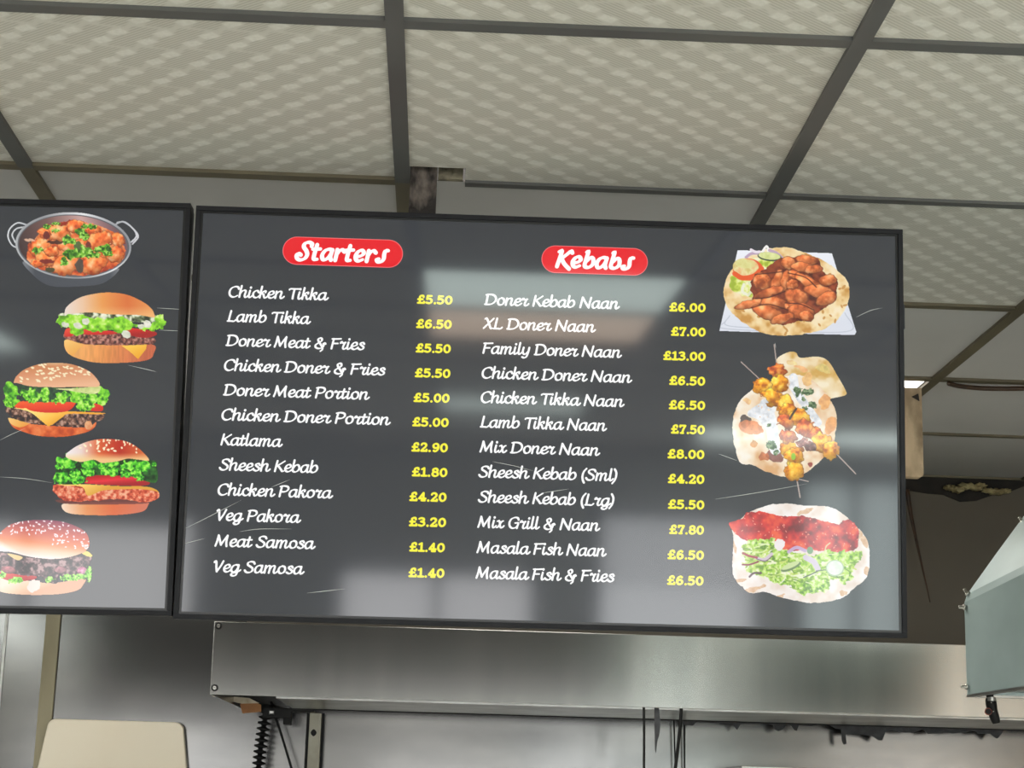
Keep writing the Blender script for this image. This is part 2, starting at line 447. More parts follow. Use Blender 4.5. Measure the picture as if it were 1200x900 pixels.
g('l', 4.4, [(2.0, 15.4), (1.3, 5), (1.5, 1), (2.8, 0.2), (4.8, 2.6)])
g('m', 13.6, [(1.7, 9.3), (1.1, 0.2)], [(1.2, 4.2), (2.8, 8), (4.6, 9.5), (5.9, 8.4), (5.8, 5), (5.3, 0.2)], [(5.6, 4.2), (7.2, 8), (9.0, 9.5), (10.5, 8.6), (10.4, 6), (10.0, 2.4), (10.7, .4), (12.0, .4), (13.9, 2.8)])
g('n', 9.3, [(1.7, 9.3), (1.1, 0.2)], ARCH)
g('o', 8.4, [(4.5, 9.5), (2.1, 8.2), (1.0, 4.8), (1.9, 1.1), (4.1, .1), (6.4, 1.6), (7.4, 5), (6.6, 8.4), (4.5, 9.5)])
g('r', 7.2, [(0.9, 8.0), (1.7, 9.8), (2.9, 8.5), (4.3, 8.4), (6.4, 9.2)], [(5.6, 9.0), (4.3, 5), (3.9, 1.8), (4.7, .3), (6.2, .5), (8.0, 2.8)])
g('s', 7.2, [(6.3, 7.8), (5.1, 9.5), (3.0, 9.1), (2.5, 7.2), (4.3, 5.4), (6.1, 3.4), (5.4, 1.0), (3.2, .1), (.8, 1.4)])
g('t', 5.6, [(2.8, 12.6), (1.9, 5), (2.0, 1.2), (3.3, .2), (5.8, 2.8)], [(.2, 9.0), (5.2, 9.3)])
g('x', 8.0, [(0.9, 8.4), (2.6, 9.2), (3.8, 6.4), (4.4, 2.2), (5.6, .3), (6.9, .6), (8.4, 2.8)], [(7.4, 9.2), (5.6, 8.0), (2.4, 1.2), (0.8, .2)])
g('y', 8.8, [(1.7, 9.3), (1.2, 4), (2.2, .9), (4.2, .5), (6.4, 3.6)], [(7.6, 9.3), (6.8, 2), (5.5, -3), (3.4, -4.6), (1.2, -3.6)])
g('&', 12.2, [(11.2, 6.4), (10.2, 7.4), (9.0, 6.4), (9.6, 4.2), (8.4, 1.2), (4.8, -.2), (1.6, 1.4), (1.4, 4.6), (4.2, 7.6), (6.8, 10.2), (6.8, 13), (5.0, 14), (3.2, 12.2), (3.9, 9.4), (6.2, 5.6), (8.4, 1.6), (8.6, -1.6), (7.0, -3.8)])
g('(', 5.0, [(4.8, 15.2), (2.4, 11), (1.4, 5.5), (2.0, 0.5), (3.6, -3.6)])
g(')', 5.0, [(1.0, 15.2), (2.8, 11), (3.0, 5.5), (1.9, .5), (-.2, -3.6)])
g('C', 10.8, [(10.2, 11.2), (9.2, 13.5), (6.4, 14.1), (3, 12.2), (1.2, 8), (1.7, 3.0), (4.2, 0.2), (7, .2), (9.8, 2.2)])
g('T', 9.6, [(0.6, 12.2), (1.6, 13.5), (5, 13.5), (10.8, 13.7)], [(5.8, 13.4), (5.2, 6), (5.0, 0.2)])
g('L', 9.0, [(2.6, 14.0), (1.9, 7), (1.5, .6)], [(0.2, .2), (4, .3), (7, .2), (8.8, 2.2)])
g('D', 12.6, [(2.4, 13.6), (1.7, 0.4)], [(0.6, 13.2), (4.5, 13.9), (8.8, 12.9), (11.1, 9.2), (10.7, 4.8), (7.6, 1.2), (3.8, 0.2), (0.4, .3)])
g('M', 14.2, [(0.6, 0.2), (1.7, 6), (2.5, 13.9)], [(2.5, 13.9), (4.2, 8), (6.0, 1.8)], [(6.0, 1.8), (8.6, 8), (11.4, 13.9)], [(11.4, 13.9), (11.0, 6), (11.7, 0.2)])
g('F', 9.0, [(2.5, 13.4), (1.8, 7), (1.2, 0.2)], [(0.8, 13.3), (5, 13.4), (9.8, 13.8)], [(2, 7.2), (7.2, 7.4)])
g('P', 10.0, [(2.4, 13.6), (1.7, 7), (1.2, 0.2)], [(0.6, 13.1), (4.6, 14.0), (8.2, 13), (9.1, 10), (7.3, 7.2), (4.2, 6.3), (2, 6.8)])
g('K', 10.2, [(2.5, 13.9), (1.8, 7), (1.2, 0.2)], [(10.0, 13.9), (6, 10.2), (2, 6.6)], [(3.6, 7.8), (6.6, 3.4), (8.4, .6), (10.0, .8)])
g('S', 9.6, [(9.2, 11.6), (8.1, 13.6), (5.2, 14.1), (2.8, 12.6), (2.8, 9.8), (5.6, 7.6), (7.8, 5.2), (7.5, 1.9), (5, .1), (2, .5), (.4, 2.6)])
g('V', 10.2, [(0.8, 12.0), (1.7, 13.7), (2.7, 12.4), (3.4, 6), (4.4, .3)], [(4.4, .3), (7.4, 7), (9.6, 13.9)])
g('N', 12.6, [(1, 0.2), (1.8, 7), (2.5, 13.9)], [(2.5, 13.9), (6, 7), (9.8, 0.3)], [(9.8, .3), (10.4, 7), (11.3, 13.9)])
g('X', 11.0, [(1.2, 12.8), (2.8, 13.7), (5.4, 8), (8, .8), (9.8, .6)], [(10.2, 13.9), (5.6, 7.2), (0.8, 0.2)])
g('G', 11.6, [(10.2, 11.2), (9.2, 13.5), (6.4, 14.1), (3, 12.2), (1.2, 8), (1.7, 3.0), (4.2, .2), (7.4, .6), (9.4, 2.6)], [(7.0, 6.8), (10.2, 6.9), (9.7, 3), (9.4, 0.1)])
g(' ', 4.6)
# heading lettering: heavier, unjoined
H = dict(G)
def hg(ch, adv, *strokes): H[ch] = (adv, [np.array(s, float) for s in strokes])
hg('S', 10.6, [(9.9, 11.0), (9.9, 13.0), (7.6, 14.2), (5.0, 13.0), (4.6, 10.2), (6.6, 7.2), (7.6, 4.0), (6.4, .8), (3.6, -.6), (1.2, .4), (.4, 3.0), (1.6, 4.6), (3.2, 3.6)])
hg('K', 10.4, [(1.4, 12.6), (3.4, 13.6), (2.4, 7), (1.2, 0)], [(10.6, 12.2), (9.6, 13.6), (7, 10.6), (3, 6.2)], [(3.6, 7.2), (6.0, 2.6), (9.6, -1.6)])
hg('t', 6.4, [(3.0, 12.4), (2.0, 5), (1.8, 1.2), (2.6, .2), (4.2, .4)], [(.4, 8.6), (5.6, 9.0)])
hg('a', 9.2, [(7.6, 8.2), (5.2, 9.0), (2.6, 7.6), (1.0, 4.0), (1.8, .6), (3.8, .4), (5.8, 2.6), (7.0, 5.4)], [(7.6, 8.6), (6.8, 3), (7.4, .2)])
hg('r', 7.4, [(1.8, 8.8), (1.6, 5), (1.2, 0)], [(1.4, 4.4), (3.2, 7.8), (5.2, 8.9), (6.8, 7.4)])
hg('e', 8.0, [(1.8, 3.6), (4.8, 4.4), (6.6, 6.6), (5.2, 8.9), (2.8, 8.0), (1.2, 4.6), (1.8, 1.2), (3.8, .1), (6.4, 1.4)])
hg('s', 7.8, [(7.8, 9.4), (6.0, 9.2), (5.4, 6.4), (5.4, 2.6), (4.0, .2), (1.6, .0), (.7, 1.8), (2.2, 2.4)])
hg('b', 8.8, [(2.0, 13.0), (3.2, 13.8), (2.2, 7), (1.6, 2), (2.6, .4), (5.0, .4), (7.2, 3.2), (7.0, 7.4), (5.2, 8.6), (2.6, 5.4)])
# price figures: bold, slab ended
Pf = {}
def pg(ch, adv, *strokes): Pf[ch] = (adv, [(np.array(s, float), cv) for s, cv in strokes])
def ring(cx, cy, rx, ry): return [(cx + rx * math.sin(a), cy + ry * math.cos(a)) for a in np.linspace(0, 2 * math.pi, 13)]
pg('0', 8.7, (ring(4.3, 5.7, 2.85, 4.6), 1))
pg('1', 7.0, ([(1.2, 9.0), (3.5, 10.5)], 0), ([(3.6, 10.4), (3.6, 1.0)], 0), ([(1.0, 1.0), (6.2, 1.0)], 0))
pg('2', 8.2, ([(1.4, 8.6), (2.4, 10.2), (4.6, 10.4), (6.2, 8.8), (5.6, 6.4), (3.4, 3.8), (1.4, 1.2)], 1), ([(1.3, 1.05), (6.9, 1.05)], 0), ([(6.8, 1.1), (6.8, 2.6)], 0))
pg('3', 8.0, ([(1.2, 9.4), (3.2, 10.4), (5.6, 9.6), (5.7, 7.4), (3.2, 6.1)], 1), ([(3.2, 6.1), (6.0, 5.2), (6.2, 2.4), (4, .9), (1, 1.6)], 1))
pg('4', 8.6, ([(5.2, 10.3), (1.1, 3.6)], 0), ([(1.1, 3.5), (7.6, 3.5)], 0), ([(5.3, 10.3), (5.3, 1.0)], 0), ([(3.6, 1.0), (7.0, 1.0)], 0))
pg('5', 8.2, ([(6.3, 10.35), (2.1, 10.35)], 0), ([(2.1, 10.3), (1.8, 6.2)], 0), ([(1.8, 6.1), (4.2, 6.8), (6.3, 5.2), (6.2, 2.4), (4, .95), (1.0, 1.7)], 1))
pg('6', 8.4, ([(6.2, 9.6), (4.4, 10.4), (2.2, 8.4), (1.4, 4.4), (2.4, 1.5), (4.4, .95), (6.4, 2.4), (6.3, 5.2), (4.2, 6.4), (1.9, 5)], 1))
pg('7', 7.9, ([(1.3, 10.35), (6.8, 10.35)], 0), ([(6.8, 10.3), (4.8, 6), (3.4, .9)], 1), ([(1.3, 10.3), (1.25, 8.8)], 0), ([(2.0, 1.0), (4.6, 1.0)], 0))
pg('8', 8.5, (ring(4.3, 8.2, 2.3, 2.2), 1), (ring(4.3, 3.5, 2.8, 2.55), 1))
pg('9', 8.4, ([(2.2, 1.6), (4.2, 1.0), (6.2, 3.2), (7.0, 7.0), (6.0, 9.8), (4.0, 10.4), (2.0, 9.0), (2.1, 6.2), (4.2, 5.0), (6.4, 6.4)], 1))
pg('.', 3.8, ([(1.8, 1.1), (1.85, 1.15)], 0))
pg('£', 8.8, ([(6.6, 8.8), (6.0, 10.3), (4.2, 10.4), (2.9, 9.0), (3.0, 5.6), (2.7, 2.4), (1.4, 1.1)], 1), ([(0.9, 1.05), (7.4, 1.05)], 0), ([(7.3, 1.1), (7.35, 2.6)], 0), ([(1.0, 5.7), (5.8, 5.7)], 0))

class Flat:
    """collects flat polygons on a display plane: local x, z ; y is depth (negative = towards the viewer)"""
    def __init__(self): self.v = []; self.f = []
    def stroke(self, P, hwid):
        n = len(P); b = len(self.v)
        T = np.gradient(P, axis=0); T /= np.maximum(np.linalg.norm(T, axis=1, keepdims=True), 1e-9)
        Nn = np.stack([-T[:, 1], T[:, 0]], 1)
        for i in range(n):
            self.v.append(P[i] + Nn[i] * hwid[i]); self.v.append(P[i] - Nn[i] * hwid[i])
        for i in range(n - 1): self.f.append((b + 2 * i, b + 2 * i + 1, b + 2 * i + 3, b + 2 * i + 2))
        for e in (0, n - 1):
            b2 = len(self.v)
            for a in np.linspace(0, 2 * math.pi, 10, endpoint=False): self.v.append(P[e] + hwid[e] * np.array([math.cos(a), math.sin(a)]))
            self.f.append(tuple(range(b2, b2 + 10)))
    def poly(self, P):
        b = len(self.v)
        self.v += [np.array(p) for p in P]; self.f.append(tuple(range(b, b + len(P))))
    def build(self, name, m, parent, depth):
        me = bpy.data.meshes.new(name)
        me.from_pydata([(float(p[0]), -depth, float(p[1])) for p in self.v], [], self.f)
        return link(name, me, parent, m)

def word_strokes(text, font, thin, thick, slant, nib=math.radians(28)):
    pen = 0.0; out = []
    for ch in text:
        adv, ss = font[ch]
        for s in ss:
            cv = 1
            if isinstance(s, tuple): s, cv = s
            P = crom(s, 6 if len(s) > 2 else 3) if cv else crom(s[[0, -1]], 3)
            P = P.copy(); P[:, 0] += pen + slant * P[:, 1]
            T = np.gradient(P, axis=0); th = np.arctan2(T[:, 1], T[:, 0])
            hwid = thin + (thick - thin) * np.abs(np.sin(th - nib))
            if np.ptp(P[:, 0]) + np.ptp(P[:, 1]) < .8: hwid = np.full(len(P), thick * 1.05)
            out.append((P, hwid))
        pen += adv
    return out

def lay_text(fl, text, font, u0, u1, v, k, thin, thick, slant):
    """ink spans u0..u1 (metres), baseline v, k = metres per glyph unit (height)"""
    S = word_strokes(text, font, thin, thick, slant)
    lo = min((P[:, 0] - h).min() for P, h in S); hi = max((P[:, 0] + h).max() for P, h in S)
    kx = (u1 - u0) / (hi - lo)
    for P, h in S:
        Q = np.stack([u0 + (P[:, 0] - lo) * kx, v + P[:, 1] * k], 1)
        fl.stroke(Q, h * (k + kx) / 2)
    return kx / k

# ------------------------------------------------------------------ picture painter (food photographs shown on the displays)
def vnoise(x, y, seed):
    rs = np.random.RandomState(seed); T = rs.rand(64, 64)
    xi = np.floor(x).astype(int); yi = np.floor(y).astype(int); fx = x - xi; fy = y - yi
    fx = fx * fx * (3 - 2 * fx); fy = fy * fy * (3 - 2 * fy)
    a = T[xi % 64, yi % 64]; b = T[(xi + 1) % 64, yi % 64]; c = T[xi % 64, (yi + 1) % 64]; d = T[(xi + 1) % 64, (yi + 1) % 64]
    return (a * (1 - fx) + b * fx) * (1 - fy) + (c * (1 - fx) + d * fx) * fy
def fbm(x, y, seed, o=3):
    s = 0; w = 0
    for k in range(o):
        s = s + vnoise(x * 2 ** k, y * 2 ** k, seed + k * 7) / 2 ** k; w += 1 / 2 ** k
    return s / w

class Pic:
    """canvas over photograph pixels; coordinates of the paint calls are zoomed: px = ox + x / s"""
    def __init__(self, ox, oy, s, w, h, step=0.45):
        self.ox, self.oy, self.s = ox, oy, s
        nx = int(w / step) + 1; ny = int(h / step) + 1
        self.px = ox + np.linspace(0, w, nx)[None, :] + np.zeros((ny, 1))
        self.py = oy + np.linspace(0, h, ny)[:, None] + np.zeros((1, nx))
        self.X = (self.px - ox) * s; self.Y = (self.py - oy) * s
        self.c = np.zeros((ny, nx, 3)); self.a = np.zeros((ny, nx))
        self.aa = 0.4 * step * s
    def pmask(self, pts, smooth=True, wob=0, wsc=30, seed=1):
        P = crom(pts, 6, True) if smooth else np.asarray(pts, float)
        X, Y = self.X, self.Y
        if wob:
            X = X + wob * (fbm(self.X / wsc, self.Y / wsc, seed) - .5) * 2
            Y = Y + wob * (fbm(self.X / wsc + 31, self.Y / wsc + 17, seed + 3) - .5) * 2
        ins = np.zeros(X.shape, bool); n = len(P)
        for i in range(n):
            x1, y1 = P[i]; x2, y2 = P[(i + 1) % n]
            if y1 == y2: continue
            cnd = ((y1 > Y) != (y2 > Y)) & (X < (x2 - x1) * (Y - y1) / (y2 - y1) + x1)
            ins ^= cnd
        return ins.astype(float)
    def emask(self, cx, cy, rx, ry, rot=0, wob=0, wsc=30, seed=1):
        X, Y = self.X - cx, self.Y - cy
        if wob:
            X = X + wob * (fbm(self.X / wsc, self.Y / wsc, seed) - .5) * 2
            Y = Y + wob * (fbm(self.X / wsc + 31, self.Y / wsc + 17, seed + 3) - .5) * 2
        c, s = math.cos(rot), math.sin(rot)
        d = np.sqrt(((X * c + Y * s) / rx) ** 2 + ((-X * s + Y * c) / ry) ** 2)
        self.d = d
        return np.clip((1 - d) * min(rx, ry) / (2 * self.aa) + .5, 0, 1)
    def smask(self, pts, w):
        P = crom(pts, 8); D = np.full(self.X.shape, 1e9)
        for i in range(len(P) - 1):
            a, b = P[i], P[i + 1]; ab = b - a; L = max(ab @ ab, 1e-9)
            t = np.clip(((self.X - a[0]) * ab[0] + (self.Y - a[1]) * ab[1]) / L, 0, 1)
            D = np.minimum(D, np.hypot(self.X - a[0] - t * ab[0], self.Y - a[1] - t * ab[1]))
        return np.clip((w / 2 - D) / (2 * self.aa) + .5, 0, 1)
    def put(self, m, col, op=1.0, cover=True):
        col = np.asarray(col, float)
        m = m * op
        self.c = self.c * (1 - m[..., None]) + col * m[..., None]
        if cover: self.a = np.maximum(self.a, m)
        else: pass
    def tex(self, cols, sc, seed=1, sy=1.0, o=3, contrast=1.6):
        n = fbm(self.X / sc, self.Y / sc * sy, seed, o)
        n = np.clip((n - .5) * contrast + .5, 0, .9999) * (len(cols) - 1)
        i = n.astype(int); f = (n - i)[..., None]; A = np.asarray(cols, float)
        return A[i] * (1 - f) + A[np.minimum(i + 1, len(cols) - 1)] * f
    def grad(self, stops, x0, y0, x1, y1):
        t = ((self.X - x0) * (x1 - x0) + (self.Y - y0) * (y1 - y0)) / ((x1 - x0) ** 2 + (y1 - y0) ** 2)
        t = np.clip(t, 0, 1); pos = [s[0] for s in stops]
        return np.stack([np.interp(t, pos, [s[1][k] for s in stops]) for k in range(3)], -1)
    def lump(self, cx, cy, rx, ry, rot, cols, seed, edge=(70, 30, 20), wob=8):
        m = self.emask(cx, cy, rx, ry, rot, wob, 30, seed); d = self.d.copy()
        c = self.tex(cols, max(rx, ry) * .45, seed)
        lit = np.clip(1.08 - .35 * ((self.Y - cy) / ry * .7 + (self.X - cx) / rx * .3) - .3 * np.clip(d - .55, 0, 1), .45, 1.3)
        c = np.clip(c * lit[..., None], 0, 255)
        e = np.clip((d - .86) / .14, 0, 1)[..., None] * .6
        self.put(m, c * (1 - e) + np.array(edge) * e)
    def specks(self, n, region, col, r, seed, rot=None):
        rs = random.Random(seed); P = np.argwhere(region > .5)
        for _ in range(n):
            j, i = P[rs.randrange(len(P))]
            self.put(self.emask(self.X[j, i], self.Y[j, i], r * rs.uniform(.8, 1.4), r * rs.uniform(.45, .7), rs.uniform(0, 3.1) if rot is None else rot + rs.uniform(-.5, .5)), col, cover=False)
    def strands(self, region, n, cols, ln, w, seed):
        rs = random.Random(seed); P = np.argwhere(region > .5)
        for k in range(n):
            j, i = P[rs.randrange(len(P))]
            x, y = self.X[j, i], self.Y[j, i]; a = rs.uniform(-1.0, 1.0); b = a + rs.uniform(-.9, .9); q = rs.uniform(.6, 1.2) * ln
            pts = [(x - q * math.cos(a), y - q * math.sin(a) * .6), (x, y), (x + q * math.cos(b), y + q * math.sin(b) * .6)]
            Q = crom(pts, 3); D = np.full(self.X.shape, 1e9)
            for u in range(len(Q) - 1):
                A, B = Q[u], Q[u + 1]; ab = B - A; L = max(ab @ ab, 1e-9)
                t = np.clip(((self.X - A[0]) * ab[0] + (self.Y - A[1]) * ab[1]) / L, 0, 1)
                D = np.minimum(D, np.hypot(self.X - A[0] - t * ab[0], self.Y - A[1] - t * ab[1]))
            self.put(np.clip((w / 2 - D) / (2 * self.aa) + .5, 0, 1) * region, cols[rs.randrange(len(cols))], .9, False)
    def leaves(self, pts, seed, cols=((60, 130, 30), (110, 200, 40), (170, 230, 70), (210, 245, 130))):
        for i, (cx, cy, rx, ry) in enumerate(pts):
            m = self.emask(cx, cy, rx, ry, 0, min(rx, ry) * .9, min(rx, ry) * .9, seed + i)
            self.put(m, self.tex(cols, min(rx, ry) * .55, seed + 5 * i, o=3, contrast=2.3))
    def build(self, name, parent, to_uv, depth, label):
        ny, nx = self.a.shape
        keep = self.a > .5
        cell = keep[:-1, :-1] & keep[1:, :-1] & keep[:-1, 1:] & keep[1:, 1:]
        used = np.zeros_like(keep)
        used[:-1, :-1] |= cell; used[1:, :-1] |= cell; used[:-1, 1:] |= cell; used[1:, 1:] |= cell
        idx = -np.ones(keep.shape, int); idx[used] = np.arange(used.sum())
        uv = to_uv(self.px[used], self.py[used])
        co = np.stack([uv[0], np.full(len(uv[0]), -depth), uv[1]], 1)
        j, i = np.nonzero(cell)
        q = np.stack([idx[j, i], idx[j + 1, i], idx[j + 1, i + 1], idx[j, i + 1]], 1)
        me = bpy.data.meshes.new(name)
        me.vertices.add(len(co)); me.vertices.foreach_set('co', co.astype(np.float32).ravel())
        me.loops.add(q.size); me.loops.foreach_set('vertex_index', q.astype(np.int32).ravel())
        me.polygons.add(len(q)); me.polygons.foreach_set('loop_start', (np.arange(len(q)) * 4).astype(np.int32))
        me.update(calc_edges=True)
        at = me.color_attributes.new('picture', 'FLOAT_COLOR', 'POINT')
        col = np.ones((len(co), 4), np.float32); col[:, :3] = s2l(np.clip(self.c[used], 0, 255))
        at.data.foreach_set('color', col.ravel())
        o = link(name, me, parent, PICTURE_MAT)
        o['label'] = label
        return o
PICTURE_MAT = screen_mat('lit_food_picture', None, 0.95, 'picture')

LETTUCE = ((40, 110, 30), (95, 190, 35), (140, 225, 50), (200, 245, 120))
def burger_plain():
    p = Pic(55, 335, 8, 150, 100)
    p.put(p.pmask([(160, 525), (200, 500), (330, 540), (600, 556), (990, 548), (1002, 640), (965, 688), (840, 715), (600, 726), (420, 716), (250, 668), (178, 610)]),
          p.grad([(0, (245, 180, 105)), (.5, (232, 150, 82)), (1, (205, 105, 70))], 200, 540, 900, 720) * (.94 + .12 * vnoise(p.X / 14, p.Y / 90, 5)[..., None]))
    p.put(p.pmask([(168, 508), (335, 555), (300, 590), (240, 655), (185, 600)]), p.grad([(0, (252, 205, 120)), (1, (240, 170, 80))], 170, 510, 250, 650))
    p.put(p.pmask([(160, 440), (300, 440), (650, 440), (900, 475), (1000, 480), (995, 545), (700, 556), (400, 550), (250, 520), (165, 490)], wob=8),
          p.tex(((60, 38, 40), (105, 60, 55), (150, 90, 78), (195, 140, 125)), 22, 8, contrast=2.2))
    p.put(p.pmask([(700, 562), (935, 550), (932, 590), (855, 688), (770, 610)], False), p.grad([(0, (255, 205, 80)), (1, (240, 165, 40))], 800, 550, 860, 690))
    for q in ([(175, 405), (240, 400), (245, 465), (170, 475)], [(350, 395), (500, 410), (650, 430), (620, 455), (350, 455)], [(715, 395), (850, 400), (1022, 432), (1008, 474), (880, 486), (715, 440)]):
        p.put(p.pmask(q), p.grad([(0, (235, 80, 60)), (.5, (215, 45, 38)), (1, (170, 30, 30))], 500, 390, 510, 490))
    p.put(p.pmask([(180, 250), (1005, 270), (1000, 345), (800, 340), (200, 320)]), p.tex(((45, 55, 40), (110, 125, 85), (225, 230, 200), (245, 245, 225)), 45, 3, contrast=2))
    p.put(p.pmask([(85, 330), (100, 288), (160, 278), (280, 265), (400, 290), (500, 305), (640, 300), (700, 278), (780, 330), (880, 365), (990, 345), (1030, 278), (1082, 268), (1108, 340), (1100, 388), (1040, 418), (900, 412), (820, 388), (700, 440), (560, 418), (430, 435), (350, 395), (325, 462), (240, 455), (215, 390), (130, 385)], wob=22, wsc=34, seed=4),
          p.tex(((90, 150, 30), (125, 205, 40), (165, 232, 60), (215, 245, 140)), 48, 11, contrast=2.2))
    for cx, cy, rx, ry in ((290, 375, 42, 28), (745, 455, 40, 38), (940, 362, 38, 36), (365, 335, 36, 30), (170, 365, 35, 24), (880, 380, 30, 25)):
        p.put(p.emask(cx, cy, rx, ry, .3, 8), p.tex(((200, 205, 180), (240, 238, 225)), 30, 2))
    bun = p.pmask([(165, 262), (185, 195), (300, 112), (450, 72), (600, 61), (760, 84), (900, 148), (985, 215), (1013, 285), (990, 296), (850, 274), (600, 268), (400, 250), (180, 268)])
    p.put(bun, p.grad([(0, (238, 222, 212)), (.2, (240, 200, 165)), (.42, (238, 158, 84)), (.7, (224, 118, 62)), (1, (236, 160, 90))], 170, 230, 1010, 200))
    p.put(bun, (250, 205, 140), .55 * np.clip((p.Y - 190) / 90, 0, 1)[...] * (p.X > 380), False)
    return p
def burger_sesame():
    p = Pic(0, 415, 8.571, 140, 105)
    p.put(p.pmask([(80, 640), (160, 670), (320, 700), (600, 725), (870, 735), (965, 680), (950, 740), (860, 790), (640, 832), (400, 825), (240, 785), (130, 735)]),
          p.tex(((190, 70, 30), (225, 100, 45), (240, 135, 75)), 60, 4) )
    p.put(p.pmask([(85, 640), (180, 660), (300, 690), (205, 735), (110, 700)]), p.grad([(0, (250, 205, 125)), (1, (240, 165, 70))], 90, 640, 220, 730))
    p.put(p.pmask([(65, 530), (300, 560), (700, 590), (1030, 600), (1025, 665), (900, 690), (850, 735), (500, 715), (280, 690), (100, 625)], wob=8),
          p.tex(((38, 26, 30), (70, 44, 40), (128, 88, 70), (190, 150, 130)), 26, 8, contrast=2.3))
    p.put(p.emask(890, 715, 40, 45), p.tex(((235, 190, 140), (220, 120, 70)), 30, 3))
    p.put(p.pmask([(140, 540), (280, 545), (520, 570), (760, 575), (1050, 590), (1000, 605), (700, 600), (620, 640), (500, 722), (440, 690), (330, 600), (250, 565)]), p.grad([(0, (255, 225, 130)), (.6, (255, 200, 80)), (1, (245, 170, 50))], 400, 540, 500, 720))
    for q in ([(145, 500), (240, 470), (300, 520), (240, 545), (150, 535)], [(215, 475), (420, 480), (740, 470), (760, 500), (690, 570), (520, 590), (340, 575), (260, 540)], [(840, 500), (930, 490), (1030, 520), (1020, 575), (850, 560)]):
        p.put(p.pmask(q), p.grad([(0, (245, 90, 40)), (.5, (238, 62, 30)), (1, (215, 40, 30))], 500, 470, 510, 590))
    p.put(p.pmask([(190, 310), (980, 320), (1000, 440), (750, 480), (250, 470), (180, 400)]), p.tex(((18, 40, 30), (40, 75, 50), (70, 110, 60)), 40, 2))
    p.leaves([(120, 400, 95, 110), (270, 400, 60, 50), (350, 410, 60, 62), (450, 395, 50, 48), (460, 455, 40, 28), (560, 470, 45, 25), (640, 430, 60, 50), (790, 420, 75, 80), (820, 500, 45, 70), (920, 440, 70, 70), (1030, 430, 75, 90), (900, 520, 60, 40), (330, 470, 40, 25), (90, 490, 45, 40)], 21, LETTUCE)
    p.put(p.pmask([(560, 350), (700, 345), (860, 335), (1000, 320), (990, 385), (900, 400), (700, 368)]), p.tex(((190, 205, 120), (235, 238, 170)), 40, 3))
    bun = p.pmask([(135, 300), (160, 225), (250, 150), (400, 98), (560, 86), (720, 100), (860, 150), (950, 215), (1000, 320), (800, 330), (500, 332), (300, 322), (160, 290)])
    p.put(bun, p.grad([(0, (205, 130, 80)), (.45, (222, 150, 108)), (1, (240, 185, 145))], 500, 90, 520, 330))
    p.put(bun, (245, 230, 190), .6 * np.clip((130 - p.Y - abs(p.X - 560) * .08) / 50, 0, 1), False)
    up = bun * ((p.Y < 275) & (p.X < 700) | (p.Y < 210))
    p.specks(60, up, (252, 236, 196), 15, 5, 0.2)
    return p
def burger_chicken():
    p = Pic(50, 505, 8, 150, 105)
    p.put(p.pmask([(180, 690), (300, 675), (600, 668), (960, 665), (990, 700), (930, 760), (700, 790), (400, 790), (220, 765)]),
          p.grad([(0, (250, 225, 200)), (.3, (235, 150, 90)), (.6, (228, 110, 62)), (1, (215, 120, 95))], 180, 720, 980, 700))
    p.put(p.pmask([(180, 640), (950, 640), (960, 680), (500, 690), (190, 680)]), (120, 62, 58), .9)
    p.put(p.pmask([(95, 555), (130, 500), (350, 510), (700, 540), (1000, 535), (1090, 575), (1080, 640), (960, 668), (700, 640), (450, 655), (250, 660), (150, 620)], wob=10),
          p.tex(((165, 55, 38), (215, 85, 55), (235, 125, 90), (245, 180, 145)), 26, 8, contrast=2.2))
    p.put(p.pmask([(140, 498), (380, 498), (700, 515), (960, 520), (1060, 545), (1090, 580), (1040, 560), (900, 545), (720, 548), (560, 560), (425, 608), (370, 525), (200, 512)]), p.grad([(0, (255, 215, 110)), (1, (228, 165, 60))], 400, 500, 450, 610))
    p.put(p.pmask([(390, 485), (440, 425), (700, 415), (960, 440), (985, 510), (700, 512), (480, 500)]), p.grad([(0, (190, 20, 30)), (.45, (235, 45, 60)), (1, (170, 25, 35))], 650, 415, 660, 512))
    p.put(p.pmask([(200, 270), (990, 270), (1070, 340), (1070, 480), (960, 470), (850, 430), (450, 420), (380, 490), (140, 490), (130, 340)]), p.tex(((10, 40, 15), (25, 75, 25), (50, 120, 40)), 40, 3, contrast=2))
    p.leaves([(240, 310, 95, 75), (150, 340, 45, 30), (190, 450, 85, 50), (330, 460, 70, 40), (430, 310, 75, 60), (420, 380, 70, 40), (640, 300, 60, 55), (640, 375, 80, 45), (820, 310, 85, 55), (940, 340, 70, 60), (780, 400, 60, 30), (910, 440, 40, 28), (1050, 320, 30, 22), (300, 400, 60, 30), (560, 340, 40, 40), (870, 390, 50, 35)], 41, ((20, 90, 20), (50, 165, 35), (100, 220, 45), (170, 245, 90)))
    bun = p.pmask([(215, 240), (280, 165), (400, 105), (540, 75), (700, 80), (820, 110), (930, 185), (1000, 275), (900, 270), (800, 260), (700, 285), (560, 300), (480, 270), (350, 290)])
    p.put(bun, p.grad([(0, (248, 242, 242)), (.18, (240, 215, 205)), (.4, (225, 100, 55)), (.65, (190, 45, 25)), (1, (225, 120, 60))], 230, 220, 990, 200))
    p.put(bun, (250, 215, 150), .85 * np.clip((p.Y - 205) / 60, 0, 1), False)
    p.specks(34, bun * (p.Y < 215) * (p.X > 320), (255, 240, 205), 13, 9)
    return p
